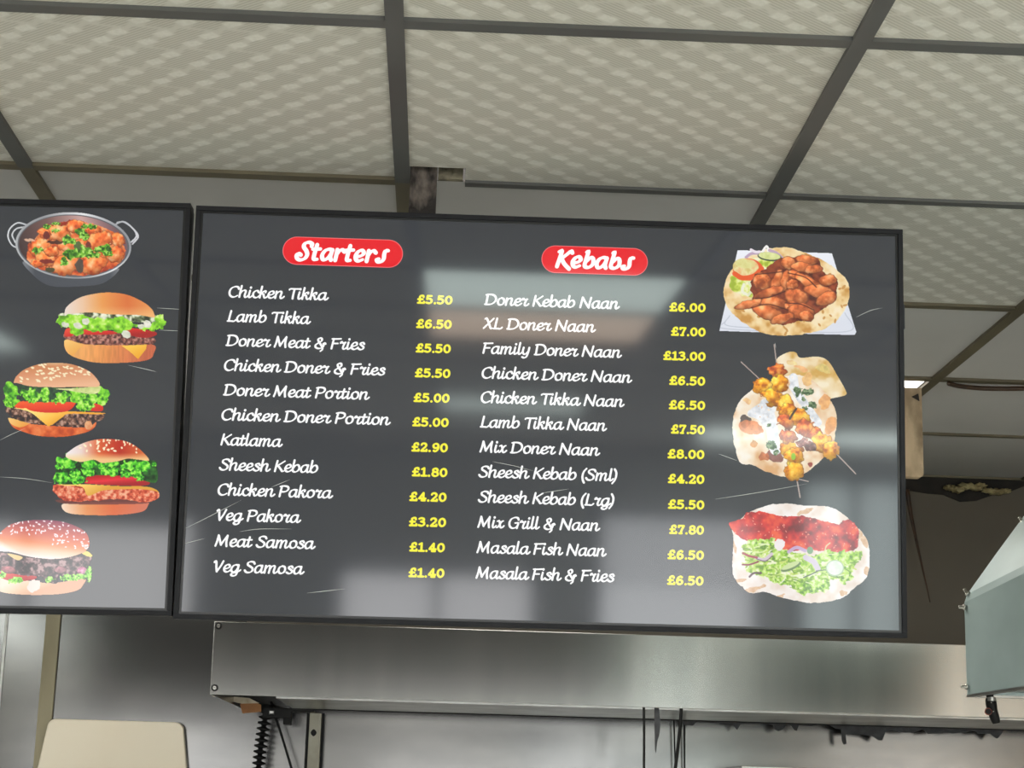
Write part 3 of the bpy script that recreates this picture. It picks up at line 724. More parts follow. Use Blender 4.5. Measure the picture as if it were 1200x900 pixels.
def burger_stacked():
    p = Pic(0, 600, 8.183, 120, 110)
    p.put(p.pmask([(-150, 640), (0, 625), (300, 660), (500, 680), (805, 640), (800, 700), (740, 755), (560, 790), (300, 797), (100, 785), (0, 765), (-120, 720)]),
          p.grad([(0, (248, 225, 205)), (.5, (242, 205, 170)), (1, (225, 170, 135))], 200, 640, 260, 800))
    p.put(p.emask(330, 705, 70, 60, -.6, 18), (250, 225, 215))
    p.put(p.pmask([(-60, 560), (150, 580), (330, 600), (345, 640), (200, 665), (70, 655), (-40, 600)]), p.grad([(0, (230, 60, 50)), (1, (185, 30, 38))], 150, 570, 160, 660))
    p.put(p.pmask([(-60, 400), (80, 400), (300, 440), (600, 445), (840, 415), (880, 440), (850, 510), (810, 590), (700, 610), (570, 610), (540, 690), (440, 670), (380, 620), (250, 610), (100, 590), (-60, 560)], wob=12),
          p.tex(((28, 22, 26), (55, 42, 46), (105, 78, 80), (185, 150, 150)), 34, 8, contrast=2.3))
    p.lump(80, 555, 75, 35, .1, ((120, 70, 75), (200, 120, 125)), 4)
    p.lump(580, 555, 60, 32, 0, ((130, 80, 90), (205, 150, 155)), 5)
    p.lump(790, 565, 50, 38, 0, ((150, 80, 110), (225, 160, 190)), 6)
    p.leaves([(15, 605, 45, 30), (150, 655, 70, 32), (480, 650, 45, 25), (640, 635, 70, 35), (760, 625, 60, 28), (850, 600, 40, 70)], 61, ((60, 120, 25), (110, 200, 40), (160, 235, 80), (205, 250, 140)))
    p.put(p.pmask([(75, 395), (210, 425), (200, 455), (160, 460), (100, 425)]), (240, 205, 140))
    p.put(p.pmask([(780, 385), (840, 375), (888, 415), (870, 432), (800, 410)]), (235, 215, 110))
    bun = p.pmask([(-220, 330), (-60, 250), (40, 160), (120, 110), (260, 82), (420, 75), (600, 92), (740, 140), (830, 200), (860, 290), (845, 350), (790, 395), (640, 440), (460, 450), (280, 430), (100, 385), (-40, 375)])
    p.put(bun, p.grad([(0, (150, 70, 95)), (.3, (200, 80, 60)), (.6, (232, 130, 75)), (.8, (245, 200, 165)), (1, (252, 235, 230))], 430, 80, 390, 440))
    p.put(bun, (250, 248, 252), .8 * np.clip((220 - p.X - (400 - p.Y) * 1.6) / 120, 0, 1), False)
    p.specks(95, bun * (p.Y < 215 + .2 * p.X * (p.X > 500)) * (p.Y > 85), (255, 236, 240), 11, 3)
    return p
def curry_pan():
    p = Pic(0, 240, 7.273, 165, 100)
    p.put(p.pmask([(205, 480), (280, 600), (420, 692), (640, 700), (880, 670), (1020, 550), (900, 560), (600, 620)]), p.grad([(0, (120, 124, 130)), (.1, (72, 76, 84)), (.9, (78, 82, 90)), (1, (130, 132, 138))], 220, 600, 1020, 600))
    for pts in ([(225, 170), (150, 155), (85, 205), (70, 275), (100, 340), (140, 365)], [(205, 190), (140, 205), (105, 255), (130, 320)], [(990, 165), (1050, 146), (1130, 200), (1163, 265), (1120, 318)], [(1000, 150), (1070, 150), (1150, 220), (1178, 275), (1130, 335)]):
        p.put(p.smask(pts, 17), p.grad([(0, (220, 222, 224)), (.5, (120, 124, 128)), (1, (215, 216, 220))], 60, 150, 1180, 340))
    p.put(p.emask(626, 346, 496, 283, .05), p.grad([(0, (185, 188, 190)), (.4, (150, 152, 156)), (.75, (235, 236, 238)), (1, (150, 152, 156))], 200, 560, 1000, 130))
    p.put(p.emask(626, 350, 476, 266, .05), (95, 97, 102))
    p.put(p.emask(624, 348, 462, 256, .05), p.grad([(0, (70, 52, 52)), (.35, (120, 88, 84)), (.7, (205, 165, 160)), (1, (120, 90, 95))], 200, 420, 960, 140))
    p.put(p.pmask([(222, 440), (245, 360), (300, 280), (430, 180), (620, 132), (850, 180), (985, 250), (1065, 380), (1035, 480), (900, 565), (700, 602), (480, 582), (330, 540), (250, 490)], wob=12),
          p.tex(((150, 45, 30), (205, 80, 42), (232, 118, 62), (245, 165, 110)), 60, 5, contrast=2))
    for k, (x, y, rx, ry) in enumerate(((1000, 300, 60, 70), (640, 185, 90, 62), (790, 220, 70, 50), (490, 240, 115, 75), (380, 240, 60, 40), (845, 310, 115, 85), (340, 370, 95, 90), (590, 345, 105, 65), (980, 420, 80, 70), (400, 470, 110, 55), (560, 510, 130, 92), (800, 505, 115, 88), (440, 400, 70, 45), (700, 330, 60, 45), (320, 500, 60, 30))):
        p.lump(x, y, rx, ry, .2 * (k % 5 - 2), ((188, 70, 36), (228, 112, 54), (242, 150, 88), (250, 190, 140)), 30 + k, (110, 36, 24), 22)
    for x, y, rx, ry, c in ((470, 320, 70, 16, (70, 40, 34)), (395, 265, 30, 35, (105, 40, 40)), (680, 520, 36, 62, (78, 74, 68)), (400, 482, 60, 22, (120, 38, 36)), (665, 355, 32, 48, (74, 104, 62)), (755, 345, 25, 30, (110, 50, 50)), (250, 300, 50, 12, (235, 190, 160)), (430, 555, 40, 20, (60, 66, 40))):
        p.put(p.emask(x, y, rx, ry, 0, 12), c, .9)
    p.leaves([(320, 390, 42, 26), (475, 220, 38, 16), (590, 300, 60, 34), (610, 430, 75, 48), (725, 400, 60, 48), (800, 430, 70, 30), (880, 375, 80, 38), (920, 420, 50, 22), (760, 185, 60, 22), (685, 235, 55, 34), (540, 482, 32, 34), (400, 185, 30, 20), (720, 275, 45, 25), (480, 160, 40, 12)], 71, ((40, 84, 30), (80, 140, 40), (120, 190, 50), (190, 230, 120)))
    return p
def doner_naan():
    p = Pic(830, 270, 6, 200, 140)
    p.put(p.pmask([(205, 138), (870, 160), (1042, 715), (1030, 737), (640, 728), (76, 708), (80, 690)], False), p.grad([(0, (240, 243, 250)), (1, (222, 226, 236))], 400, 140, 500, 730))
    for pts in ([(120, 640), (110, 690), (600, 712), (1000, 705), (960, 580)], [(150, 600), (130, 668), (400, 690)]):
        p.put(p.smask(pts, 7), (190, 196, 208), .8, False)
    nn = p.pmask([(430, 125), (560, 120), (700, 165), (840, 230), (960, 330), (995, 420), (985, 500), (930, 600), (840, 680), (720, 722), (520, 742), (380, 722), (260, 660), (160, 570), (112, 480), (108, 400), (150, 290), (230, 210), (330, 160)], wob=6)
    p.put(nn, p.tex(((205, 150, 75), (236, 200, 138), (246, 222, 172), (250, 232, 196)), 70, 3, contrast=1.9))
    p.specks(26, nn * ((p.Y > 560) | (p.X > 820)), (205, 150, 80), 14, 4)
    p.put(p.pmask([(190, 260), (240, 205), (330, 190), (450, 200), (520, 260), (440, 300), (330, 340), (300, 420), (300, 470), (200, 440), (150, 390), (160, 330)], wob=14), p.tex(((165, 185, 60), (205, 220, 90), (235, 238, 160), (245, 242, 205)), 34, 6, contrast=2.2))
    for q, c in (([(265, 190), (300, 165), (350, 160)], (190, 165, 190)), ([(380, 150), (410, 112), (425, 150)], (245, 243, 240)), ([(430, 140), (480, 160), (525, 200)], (196, 168, 190)), ([(470, 225), (490, 260), (540, 275)], (195, 150, 185)), ([(300, 135), (330, 150), (360, 150)], (235, 225, 235)), ([(250, 380), (240, 430), (280, 455)], (240, 240, 215)), ([(290, 370), (310, 410), (285, 450)], (225, 230, 190))):
        p.put(p.smask(q, 20), c)
    p.put(p.emask(430, 185, 84, 31, .1), (50, 66, 52)); p.put(p.emask(430, 180, 78, 26, .1), p.tex(((205, 215, 130), (232, 235, 170)), 30, 3))
    p.put(p.emask(280, 275, 108, 78, .1), (232, 95, 50)); p.put(p.emask(262, 258, 92, 62, .1), p.tex(((215, 190, 110), (238, 225, 165), (235, 170, 110)), 40, 8))
    p.put(p.emask(260, 235, 70, 32, .1), (225, 225, 150), .7)
    p.put(p.smask([(185, 305), (240, 335), (320, 320), (375, 270)], 34), (236, 96, 48))
    meat = ((146, 70, 38), (190, 98, 52), (216, 126, 72), (234, 156, 104))
    k = 0
    p.put(p.pmask([(320, 330), (520, 200), (760, 190), (800, 290), (900, 350), (890, 470), (740, 600), (520, 660), (360, 560), (310, 470)], wob=15), p.tex(((80, 32, 24), (130, 55, 32), (165, 78, 44)), 40, 2))
    for x, y, rx, ry, r in ((560, 230, 55, 45, .2), (690, 210, 80, 35, .15), (660, 260, 90, 36, .1), (740, 275, 65, 30, -.1), (640, 320, 110, 26, .3), (720, 370, 130, 36, .5), (840, 350, 65, 38, -.2), (780, 430, 110, 48, .2), (830, 480, 80, 45, -.4), (380, 360, 65, 60, .4), (480, 360, 34, 95, .35), (540, 350, 30, 75, .2), (420, 440, 120, 32, -.35), (280, 520, 100, 30, -.25), (590, 380, 45, 40, .2), (460, 510, 95, 42, .1), (620, 470, 90, 60, .3), (590, 540, 60, 40, 0), (420, 580, 120, 48, .35), (650, 570, 100, 58, .15), (520, 620, 90, 34, -.3), (690, 600, 55, 40, .3)):
        k += 1
        p.lump(x, y, rx, ry, r, meat, 80 + k, (62, 26, 20), 10)
    for pts in ([(330, 310), (440, 300), (520, 290)], [(300, 545), (420, 520), (560, 560)], [(560, 300), (680, 330), (760, 400)], [(540, 510), (650, 520), (740, 560)], [(330, 480), (430, 470), (540, 430)]):
        p.put(p.smask(pts, 8), (74, 30, 22), .8, False)
    return p
def tikka_naan():
    p = Pic(840, 400, 4.737, 180, 190)
    for a, b, w in (((318, 18), (345, 250), 9), ((135, 115), (300, 270), 9), ((600, 560), (770, 735), 10), ((430, 700), (462, 866), 10), ((430, 760), (508, 778), 8)):
        p.put(p.smask([a, ((a[0] + b[0]) / 2 + 1, (a[1] + b[1]) / 2), b], w), (176, 160, 152))
    nc = ((222, 172, 120), (240, 214, 180), (248, 236, 216), (252, 246, 236))
    p.put(p.pmask([(335, 130), (338, 90), (400, 58), (440, 62), (465, 90), (560, 84), (620, 110), (670, 190), (715, 270), (714, 300), (640, 318), (560, 340), (420, 330), (345, 230)]), p.tex(((214, 170, 90), (238, 214, 168), (248, 234, 204)), 60, 5, contrast=1.8))
    p.put(p.pmask([(345, 200), (470, 190), (560, 240), (630, 320), (665, 420), (650, 560), (600, 640), (480, 740), (380, 755), (290, 730), (200, 690), (135, 680), (100, 600), (88, 450), (120, 340), (200, 260), (270, 230)], wob=6), p.tex(nc, 80, 3, contrast=1.7))
    for x, y, rx, ry, c in ((160, 445, 32, 36, (44, 28, 24)), (190, 480, 70, 38, (196, 112, 64)), (600, 340, 32, 42, (222, 150, 90)), (630, 470, 26, 50, (214, 140, 84)), (320, 635, 50, 34, (110, 62, 56)), (265, 640, 28, 26, (170, 90, 50)), (205, 565, 16, 18, (190, 130, 70)), (515, 685, 16, 18, (120, 40, 34)), (500, 210, 30, 40, (214, 160, 100)), (470, 150, 40, 14, (220, 150, 100)), (590, 150, 40, 18, (196, 178, 110)), (170, 330, 22, 14, (226, 170, 116)), (410, 120, 30, 16, (226, 186, 130))):
        p.put(p.emask(x, y, rx, ry, .3, 14), p.tex((c, tuple(min(255, int(v * 1.25 + 10)) for v in c)), 24, int(x)), .85, False)
    for pts, w in (([(215, 395), (270, 370), (300, 440), (310, 520), (325, 600)], 62), ([(190, 400), (240, 420), (290, 480)], 40), ([(265, 345), (300, 380)], 50), ([(425, 200), (440, 270), (490, 350), (560, 450)], 46), ([(420, 250), (470, 330)], 40)):
        p.put(p.smask(pts, w) * (fbm(p.X / 20, p.Y / 20, 4) > .24), p.tex(((206, 209, 214), (236, 238, 241), (250, 250, 252)), 26, 6, contrast=2))
    p.leaves([(300, 575, 24, 26), (455, 275, 26, 28), (500, 285, 36, 18), (530, 355, 26, 18), (480, 320, 14, 14), (490, 375, 14, 12), (290, 465, 12, 14), (330, 615, 14, 14)], 91, ((60, 84, 56), (92, 120, 80), (150, 170, 130)))
    ck = ((168, 84, 22), (214, 140, 32), (238, 178, 52), (248, 206, 96)); cr = ((140, 56, 30), (182, 80, 36), (216, 130, 54), (236, 170, 90))
    for k, (x, y, rx, ry, r, c) in enumerate(((335, 162, 48, 46, 0, cr), (350, 240, 56, 54, .2, ck), (250, 250, 54, 52, -.4, ck), (310, 310, 62, 40, .5, ck), (380, 350, 55, 62, .6, ck), (395, 385, 56, 42, .4, ck), (455, 425, 58, 54, .2, ck), (380, 450, 55, 34, .3, cr), (395, 525, 52, 44, .2, cr), (500, 490, 66, 52, .3, cr), (545, 520, 50, 40, .5, cr), (580, 560, 50, 56, .2, ck), (630, 605, 52, 56, .3, ck), (500, 575, 56, 28, .4, ((70, 40, 40), (150, 96, 90), (220, 200, 196))), (410, 600, 66, 36, .1, ck), (425, 640, 56, 40, 0, ck), (430, 720, 58, 58, 0, ck))):
        p.lump(x, y, rx, ry, r, c, 110 + k, (120, 56, 24), 24)
    p.put(p.smask([(405, 430), (420, 405), (440, 375)], 12), (60, 40, 36), cover=False)
    p.put(p.emask(425, 640, 12, 20), (150, 200, 60), cover=False)
    return p
def fish_naan():
    p = Pic(840, 580, 6, 200, 140)
    p.put(p.pmask([(185, 150), (280, 95), (380, 68), (500, 60), (640, 75), (780, 80), (870, 120), (940, 180), (1020, 260), (1062, 330), (1075, 430), (1068, 540), (1040, 600), (960, 660), (900, 715), (800, 748), (680, 760), (560, 745), (430, 715), (330, 685), (230, 690), (170, 640), (120, 580), (108, 480), (115, 300), (110, 240)], wob=6),
          p.tex(((226, 206, 190), (240, 230, 222), (248, 243, 240)), 90, 3, contrast=1.8))
    for x, y, rx, ry in ((1040, 330, 22, 45), (1055, 540, 18, 40), (170, 600, 40, 14), (240, 668, 60, 18), (120, 360, 12, 60), (430, 715, 50, 12), (620, 120, 60, 16), (890, 690, 26, 18), (300, 650, 50, 10), (1000, 280, 24, 24)):
        p.put(p.emask(x, y, rx, ry, -.3, 14), p.tex(((196, 142, 92), (228, 190, 150)), 20, int(x)), .75, False)
    fm = p.pmask([(88, 195), (180, 165), (220, 122), (330, 120), (450, 152), (560, 145), (680, 165), (780, 190), (860, 205), (890, 175), (950, 182), (995, 240), (985, 370), (900, 405), (800, 398), (700, 390), (620, 385), (480, 395), (420, 330), (270, 345), (180, 310), (110, 250)], wob=9)
    p.put(fm, p.tex(((120, 22, 32), (175, 34, 44), (214, 52, 50), (236, 96, 60)), 60, 8, contrast=2.1))
    p.put(fm, (236, 70, 46), .45 * np.clip((520 - p.X) / 400, 0, 1), False)
    p.specks(70, fm, (240, 150, 130), 6, 12)
    p.put(p.pmask([(190, 360), (300, 320), (400, 310), (420, 370), (520, 400), (640, 420), (780, 420), (1000, 400), (1015, 450), (950, 520), (940, 590), (880, 595), (790, 600), (780, 670), (620, 690), (520, 650), (400, 620), (320, 570), (230, 560), (190, 520), (180, 430)], wob=26, wsc=40, seed=6), p.tex(((120, 160, 60), (168, 208, 80), (205, 228, 130), (236, 240, 205)), 24, 9, contrast=2.4))
    p.leaves([(310, 350, 100, 36), (420, 410, 70, 40), (770, 440, 80, 45), (930, 430, 75, 45), (700, 640, 90, 40), (600, 650, 60, 40), (900, 560, 40, 50), (450, 600, 60, 30), (380, 520, 60, 40), (600, 500, 60, 40), (500, 470, 60, 40), (800, 530, 60, 30)], 131, ((96, 140, 50), (148, 200, 60), (190, 225, 100), (226, 240, 180)))
    reg = p.pmask([(190, 380), (400, 330), (520, 420), (1000, 420), (930, 580), (790, 620), (770, 660), (620, 680), (400, 610), (200, 530)])
    p.strands(reg, 70, ((226, 238, 176), (206, 226, 130), (240, 244, 214), (150, 186, 72), (118, 158, 60), (196, 216, 96)), 42, 9, 3)
    for pts, w, c in (([(505, 400), (560, 370), (620, 392)], 24, (196, 170, 208)), ([(625, 440), (680, 470), (710, 520)], 40, (214, 200, 222)), ([(270, 440), (330, 455), (385, 415)], 22, (214, 196, 214)), ([(185, 410), (230, 430), (280, 440)], 16, (170, 70, 80)), ([(180, 490), (230, 490), (290, 470)], 12, (140, 50, 70)), ([(230, 575), (260, 550), (310, 550)], 14, (90, 60, 70)), ([(280, 450), (340, 465), (390, 430)], 6, (110, 70, 110)), ([(700, 535), (780, 530), (850, 580)], 8, (96, 120, 84)), ([(610, 580), (660, 560), (710, 535)], 8, (84, 96, 84)), ([(760, 390), (770, 360), (795, 338)], 8, (226, 216, 170))):
        p.put(p.smask(pts, w), c, .95)
    p.put(p.emask(440, 350, 34, 42, .3, 10), (240, 232, 232)); p.put(p.emask(520, 505, 75, 24, -.4), (110, 140, 90)); p.put(p.emask(518, 496, 68, 18, -.4), (205, 222, 160))
    p.put(p.emask(830, 515, 64, 58), (176, 200, 160)); p.put(p.emask(830, 513, 56, 50), p.tex(((214, 226, 208), (236, 240, 230)), 30, 5)); p.put(p.emask(655, 390, 22, 26), (120, 160, 120))
    return p

# ------------------------------------------------------------------ the two menu screens
SW, SH = 1.08416, 0.62392
class Screen:
    def __init__(self, label, c, X, Z):
        self.c = np.array(c); self.X = np.array(X) / np.linalg.norm(X); Z = np.array(Z)
        self.B = np.cross(Z, self.X); self.B /= np.linalg.norm(self.B)          # away from the viewer
        self.Z = np.cross(self.X, self.B)
        self.root = thing('menu_screen', label, 'screen')
        self.root.matrix_world = Matrix(((self.X[0], self.B[0], self.Z[0], c[0]), (self.X[1], self.B[1], self.Z[1], c[1]), (self.X[2], self.B[2], self.Z[2], c[2]), (0, 0, 0, 1)))
        w, h = SW / 2, SH / 2
        bm = bmesh.new(); b = 0.0075                       # outer frame, front face 5 mm proud of the glass
        for q in ((-w, w, h - b, h), (-w, w, -h, -h + b), (-w, -w + b, -h + b, h - b), (w - b, w, -h + b, h - b)):
            add_box(bm, q[0], q[1], -.005, .030, q[2], q[3], bev=.0012)
        obj('bezel', bm, M['bezel'], self.root)
        bm = bmesh.new(); b2 = 0.0110
        for q in ((-w + b, w - b, h - b2, h - b), (-w + b, w - b, -h + b, -h + b2), (-w + b, -w + b2, -h + b2, h - b2), (w - b2, w - b, -h + b2, h - b2)):
            add_box(bm, q[0], q[1], -.0015, .010, q[2], q[3])
        obj('inner_gasket', bm, M['bezel_in'], self.root)
        bm = bmesh.new()
        add_box(bm, -w + .0006, w - .0006, .030, .044, -h + .004, h - .004, bev=.002)
        add_box(bm, -w * .72, w * .72, .044, .050, -h * .8, -h * .1, bev=.002)
        obj('back_housing', bm, M['housing'], self.root)
        bm = bmesh.new(); add_box(bm, -w + .0105, w - .0105, 0, .008, -h + .0105, h - .0105)
        self.disp = obj('display', bm, screen_mat('dark_menu_background', rgb(50, 53, 58)), self.root)
    def uv(self, px, py):
        px = np.asarray(px, float); py = np.asarray(py, float)
        d = RX * ((px - 600) / FPX)[..., None] - UP * ((py - 450) / FPX)[..., None] + FW
        t = ((self.c - CAM) @ self.B) / (d @ self.B)
        P = CAM + d * t[..., None] - self.c
        return P @ self.X, P @ self.Z

K = SW / 842.0
R = Screen('wide menu screen listing starters and kebabs with prices, hung before the extractor hood',
           (0.15078, 2.60581, 2.10798), (0.99997842, -0.00488199, 0.00439713), (-0.0047059, -0.06515063, 0.99786434))
X2 = np.array((0.99989008, -0.00311173, 0.01449648))
Lc = np.array((-0.39690, 2.61059, 2.10980)) - X2 * SW / 2
Ls = Screen('menu screen with curry and burger pictures, cut by the left edge of the photo', Lc, X2, (-0.01466155, -0.06199181, 0.99796896))

WHITE = screen_mat('lit_white_lettering', (1, 1, 1, 1), 1.0)
YELLOW = screen_mat('lit_yellow_figures', rgb(255, 246, 62), 0.95)
RED = screen_mat('lit_red_badge', rgb(232, 10, 30), 1.0)
PINK = screen_mat('lit_badge_outline', rgb(250, 120, 125), 0.9)

STARTERS = [('Chicken Tikka', 267.3, 385.5, 349.0, '£5.50', 488.5, 530.5, 351), ('Lamb Tikka', 265.5, 364.5, 377.5, '£6.50', 487.5, 529.5, 379.5), ('Doner Meat & Fries', 264, 428, 406, '£5.50', 487, 528.5, 408),
    ('Chicken Doner & Fries', 262, 452, 435, '£5.50', 486, 528, 437), ('Doner Meat Portion', 261, 433.5, 464, '£5.00', 484.5, 527, 466), ('Chicken Doner Portion', 259, 458, 493, '£5.00', 483, 526, 494.5),
    ('Katlama', 258, 331.5, 522.4, '£2.90', 482, 525, 524), ('Sheesh Kebab', 256, 373, 551.7, '£1.80', 482.5, 524.5, 553), ('Chicken Pakora', 254.5, 390.5, 581, '£4.20', 479.5, 523.5, 582),
    ('Veg Pakora', 253, 353, 610.7, '£3.20', 479, 523, 611.5), ('Meat Samosa', 251, 370, 641, '£1.40', 479.5, 521.5, 641), ('Veg Samosa', 249.5, 357, 671, '£1.40', 478.5, 521, 671)]
KEBABS = [('Doner Kebab Naan', 567, 726.5, 358, '£6.00', 784, 827, 360), ('XL Doner Naan', 565.5, 698.5, 386, '£7.00', 786, 827, 388.5), ('Family Doner Naan', 565, 729, 415, '£13.00', 777, 827, 417),
    ('Chicken Doner Naan', 564, 741, 444, '£6.50', 784, 826.5, 446), ('Chicken Tikka Naan', 563, 732, 472.6, '£6.50', 783.5, 826.5, 474.5), ('Lamb Tikka Naan', 562, 711.5, 501.5, '£7.50', 786, 826, 503),
    ('Mix Doner Naan', 561.5, 703.5, 530.7, '£8.00', 782, 825.5, 532), ('Sheesh Kebab (Sml)', 560, 723.5, 560, '£4.20', 782.5, 825.5, 561), ('Sheesh Kebab (Lrg)', 559.5, 720, 589.4, '£5.50', 782.5, 825.5, 591),
    ('Mix Grill & Naan', 559, 703.5, 619, '£7.80', 784, 825, 620.5), ('Masala Fish Naan', 558, 711, 648.7, '£6.50', 782, 825, 650), ('Masala Fish & Fries', 557, 720.5, 678.5, '£6.50', 781.5, 824.5, 680)]
SQ = []
for rows in (STARTERS, KEBABS):
    for (txt, x0, x1, yb, pr, p0, p1, pc) in rows:
        u0, v = R.uv(x0, yb); u1, _ = R.uv(x1, yb + .031 * (x1 - x0))
        fl = Flat(); SQ.append((txt, lay_text(fl, txt, G, float(u0), float(u1), float(v) + 1.15 * K, K * .885, .66, 1.30, .075)))
        fl.build('dish_name', WHITE, R.disp, .0006)
        a0, va = R.uv(p0, pc); a1, vb = R.uv(p1, pc + .6)
        fl = Flat(); lay_text(fl, pr, Pf, float(a0), float(a1), float((va + vb) / 2) - 5.7 * .93 * K, K * .93, 1.02, 1.36, .02)
        fl.build('price', YELLOW, R.disp, .0006)
print('text squeeze', [(t, round(float(q), 2)) for t, q in SQ])

def badge(text, cx, cy, w, h, t0, t1, tb):
    u, v = (float(q) for q in R.uv(cx, cy))
    W2, r = w * K / 2, h * K / 2
    def pill(r, W2):
        return [(u + W2 - r + r * math.sin(a), v + r * math.cos(a)) for a in np.linspace(0, math.pi, 24)] + [(u - W2 + r - r * math.sin(a), v - r * math.cos(a)) for a in np.linspace(0, math.pi, 24)]
    fl = Flat(); fl.poly(pill(r, W2)); b = fl.build('heading_badge', PINK, R.disp, .0003); b['label'] = 'pale outlined red pill badge behind the heading'
    b.data.materials.append(RED)
    me = b.data
    bm = bmesh.new(); bm.from_mesh(me); bm.faces.ensure_lookup_table()
    vs = [bm.verts.new((p[0], -.00045, p[1])) for p in pill(r - .8 * K, W2 - .8 * K)]
    f = bm.faces.new(vs); f.material_index = 1
    bm.to_mesh(me); bm.free()
    a0, va = R.uv(*t0); a1, _ = R.uv(*t1)
    fl = Flat(); lay_text(fl, text, H, float(a0), float(a1), float(va), tb * K, 1.05, 1.66, .08)
    fl.build('heading_lettering', WHITE, R.disp, .0008)
badge('Starters', 401.8, 295.6, 142, 34, (344.7, 303.6), (456.7, 307), 1.46)
badge('Kebabs', 696.9, 305.4, 126.6, 33.5, (650, 312.4), (744.5, 315.4), 1.42)

doner_naan().build('food_picture', R.disp, R.uv, .0005, 'picture of sliced doner meat and salad on naan over a white plate')
tikka_naan().build('food_picture', R.disp, R.uv, .0005, 'picture of yellow chicken skewers crossed over naan breads')
fish_naan().build('food_picture', R.disp, R.uv, .0005, 'picture of red masala fish and green salad on naan')
curry_pan().build('food_picture', Ls.disp, Ls.uv, .0005, 'picture of orange curry in a two-handled steel pan')
burger_plain().build('food_picture', Ls.disp, Ls.uv, .0005, 'picture of a plain-bun burger with cheese corner')
burger_sesame().build('food_picture', Ls.disp, Ls.uv, .0005, 'picture of a sesame burger with large tomato slice')
burger_chicken().build('food_picture', Ls.disp, Ls.uv, .0005, 'picture of a crispy chicken burger with frilly lettuce')
burger_stacked().build('food_picture', Ls.disp, Ls.uv, .0005, 'picture of a dark meat burger under a seeded bun')

STREAK = mat('pale_streak', rgb(190, 192, 190), 0.6)  # pale grey for thin strips laid over the displays
def streaks(S, lines):
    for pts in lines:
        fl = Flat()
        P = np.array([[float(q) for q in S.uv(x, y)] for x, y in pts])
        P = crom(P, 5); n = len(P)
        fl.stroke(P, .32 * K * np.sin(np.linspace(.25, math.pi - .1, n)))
        o = fl.build('streak_mark', STREAK, S.disp, .001); o['label'] = 'fine pale streak on the screen glass'
streaks(R, ([(214, 621), (248, 604), (283, 586)], [(318, 571), (340, 562)], [(213, 638), (240, 631)], [(281, 623), (305, 620), (342, 620)], [(842, 532), (864, 540)], [(838, 585), (890, 577), (946, 567)], [(577, 541), (602, 546), (625, 552)], [(634, 578), (667, 573)], [(360, 695), (405, 690)], [(908, 402), (909, 408)], [(1003, 372), (1020, 364), (1034, 361)]))
streaks(Ls, ([(0, 516), (14, 509), (30, 502)], [(0, 559), (30, 561), (62, 566)], [(184, 361), (218, 363)], [(186, 387), (214, 388)], [(150, 428), (172, 433), (184, 436)]))
u, v = R.uv(1057, 370)
bm = bmesh.new(); add_box(bm, SW / 2 - .001, SW / 2 + .0045, .006, .022, float(v) - .019, float(v) + .019, bev=.0015)
obj('side_button_pod', bm, M['housing'], R.root)

# bracket post rising from the screen into the notch in the ceiling, and the flaking board seen in the notch
t = thing('screen_bracket', 'flaking brown metal post rising from the kebab screen into the ceiling notch', 'bracket', (-.051, 2.692, 2.2))
bm = bmesh.new(); add_box(bm, -.0215, .0215, -.014, .014, -.20, .53, bev=.002); obj('post', bm, M['flaky'], t)
bm = bmesh.new(); add_box(bm, -.06, .20, -.0185, -.0145, -.16, -.06, bev=.001); obj('mounting_plate', bm, M['housing'], t)
bm = bmesh.new(); add_box(bm, -.028, .012, gy(2) - .012 + .002, gy(2) + .02, CEIL + .0065, CEIL + .1)
tag(obj('packing_board', bm, M['flaky2']), 'short flaking pale board inside the ceiling notch beside the post', 'board')

# timber board hanging at the right of the screen
t = thing('timber_board', 'stained beige timber board hanging from the ceiling at right edge of the kebab screen', 'board', (1.041, 3.945, CEIL))
bm = bmesh.new()
hx = .048; hz = CEIL - at_y(1070, 560, 3.945)[2]
out = [(-hx, -.013), (hx, -.013)] + [(hx - .010 + .010 * math.cos(a), -hz + .010 - .010 * math.sin(a)) for a in np.linspace(0, math.pi / 2, 6)] + [(-hx, -hz)]
add_prism(bm, [(x, -.012, z) for x, z in out], (0, .026, 0))
obj('plank', bm, M['timber'], t)
bm = bmesh.new(); add_box(bm, -.03, -.015, .014, .018, -.08, .004); obj('hanger_strap', bm, M['near_black'], t)
bm = bmesh.new(); add_prism(bm, [(.024, -.0135, -.034), (.040, -.0135, -.026), (.042, -.0135, -.044)], (0, .002, 0)); obj('nail_plate', bm, M['near_black'], t)

# ------------------------------------------------------------------ extractor hood
HY = 4.4
hx0, hx1 = -0.552, 2.4
zt, zb = 1.956, 1.7785
t = thing('extractor_hood', 'long brushed steel extractor hood below the screens across the back wall', 'extractor hood', (0, HY, zb))
bm = bmesh.new()
add_box(bm, hx0, hx1, 0, .004, 0, zt - zb, bev=.0015)
obj('front_panel', bm, M['steel_hood'], t)
bm = bmesh.new()
D = BACK_Y - HY - .004
add_box(bm, hx0 + .002, hx0 + .005, .004, D, .0, zt - zb)          # end plate
add_box(bm, hx0 + .005, hx1, .004, D, zt - zb - .004, zt - zb)     # top
obj('body', bm, M['steel'], t)
bm = bmesh.new()
add_box(bm, hx0 + .16, hx1, .012, .030, -.004, .004, bev=.001)
add_box(bm, hx0 + .16, hx1, .030, .52, -.0035, .001, bev=.001)
obj('grease_channel', bm, M['steel_lip'], t)
bm = bmesh.new(); add_box(bm, hx0 + .16, hx1, .522, .536, -.006, .001); obj('rear_gasket', bm, M['black'], t)
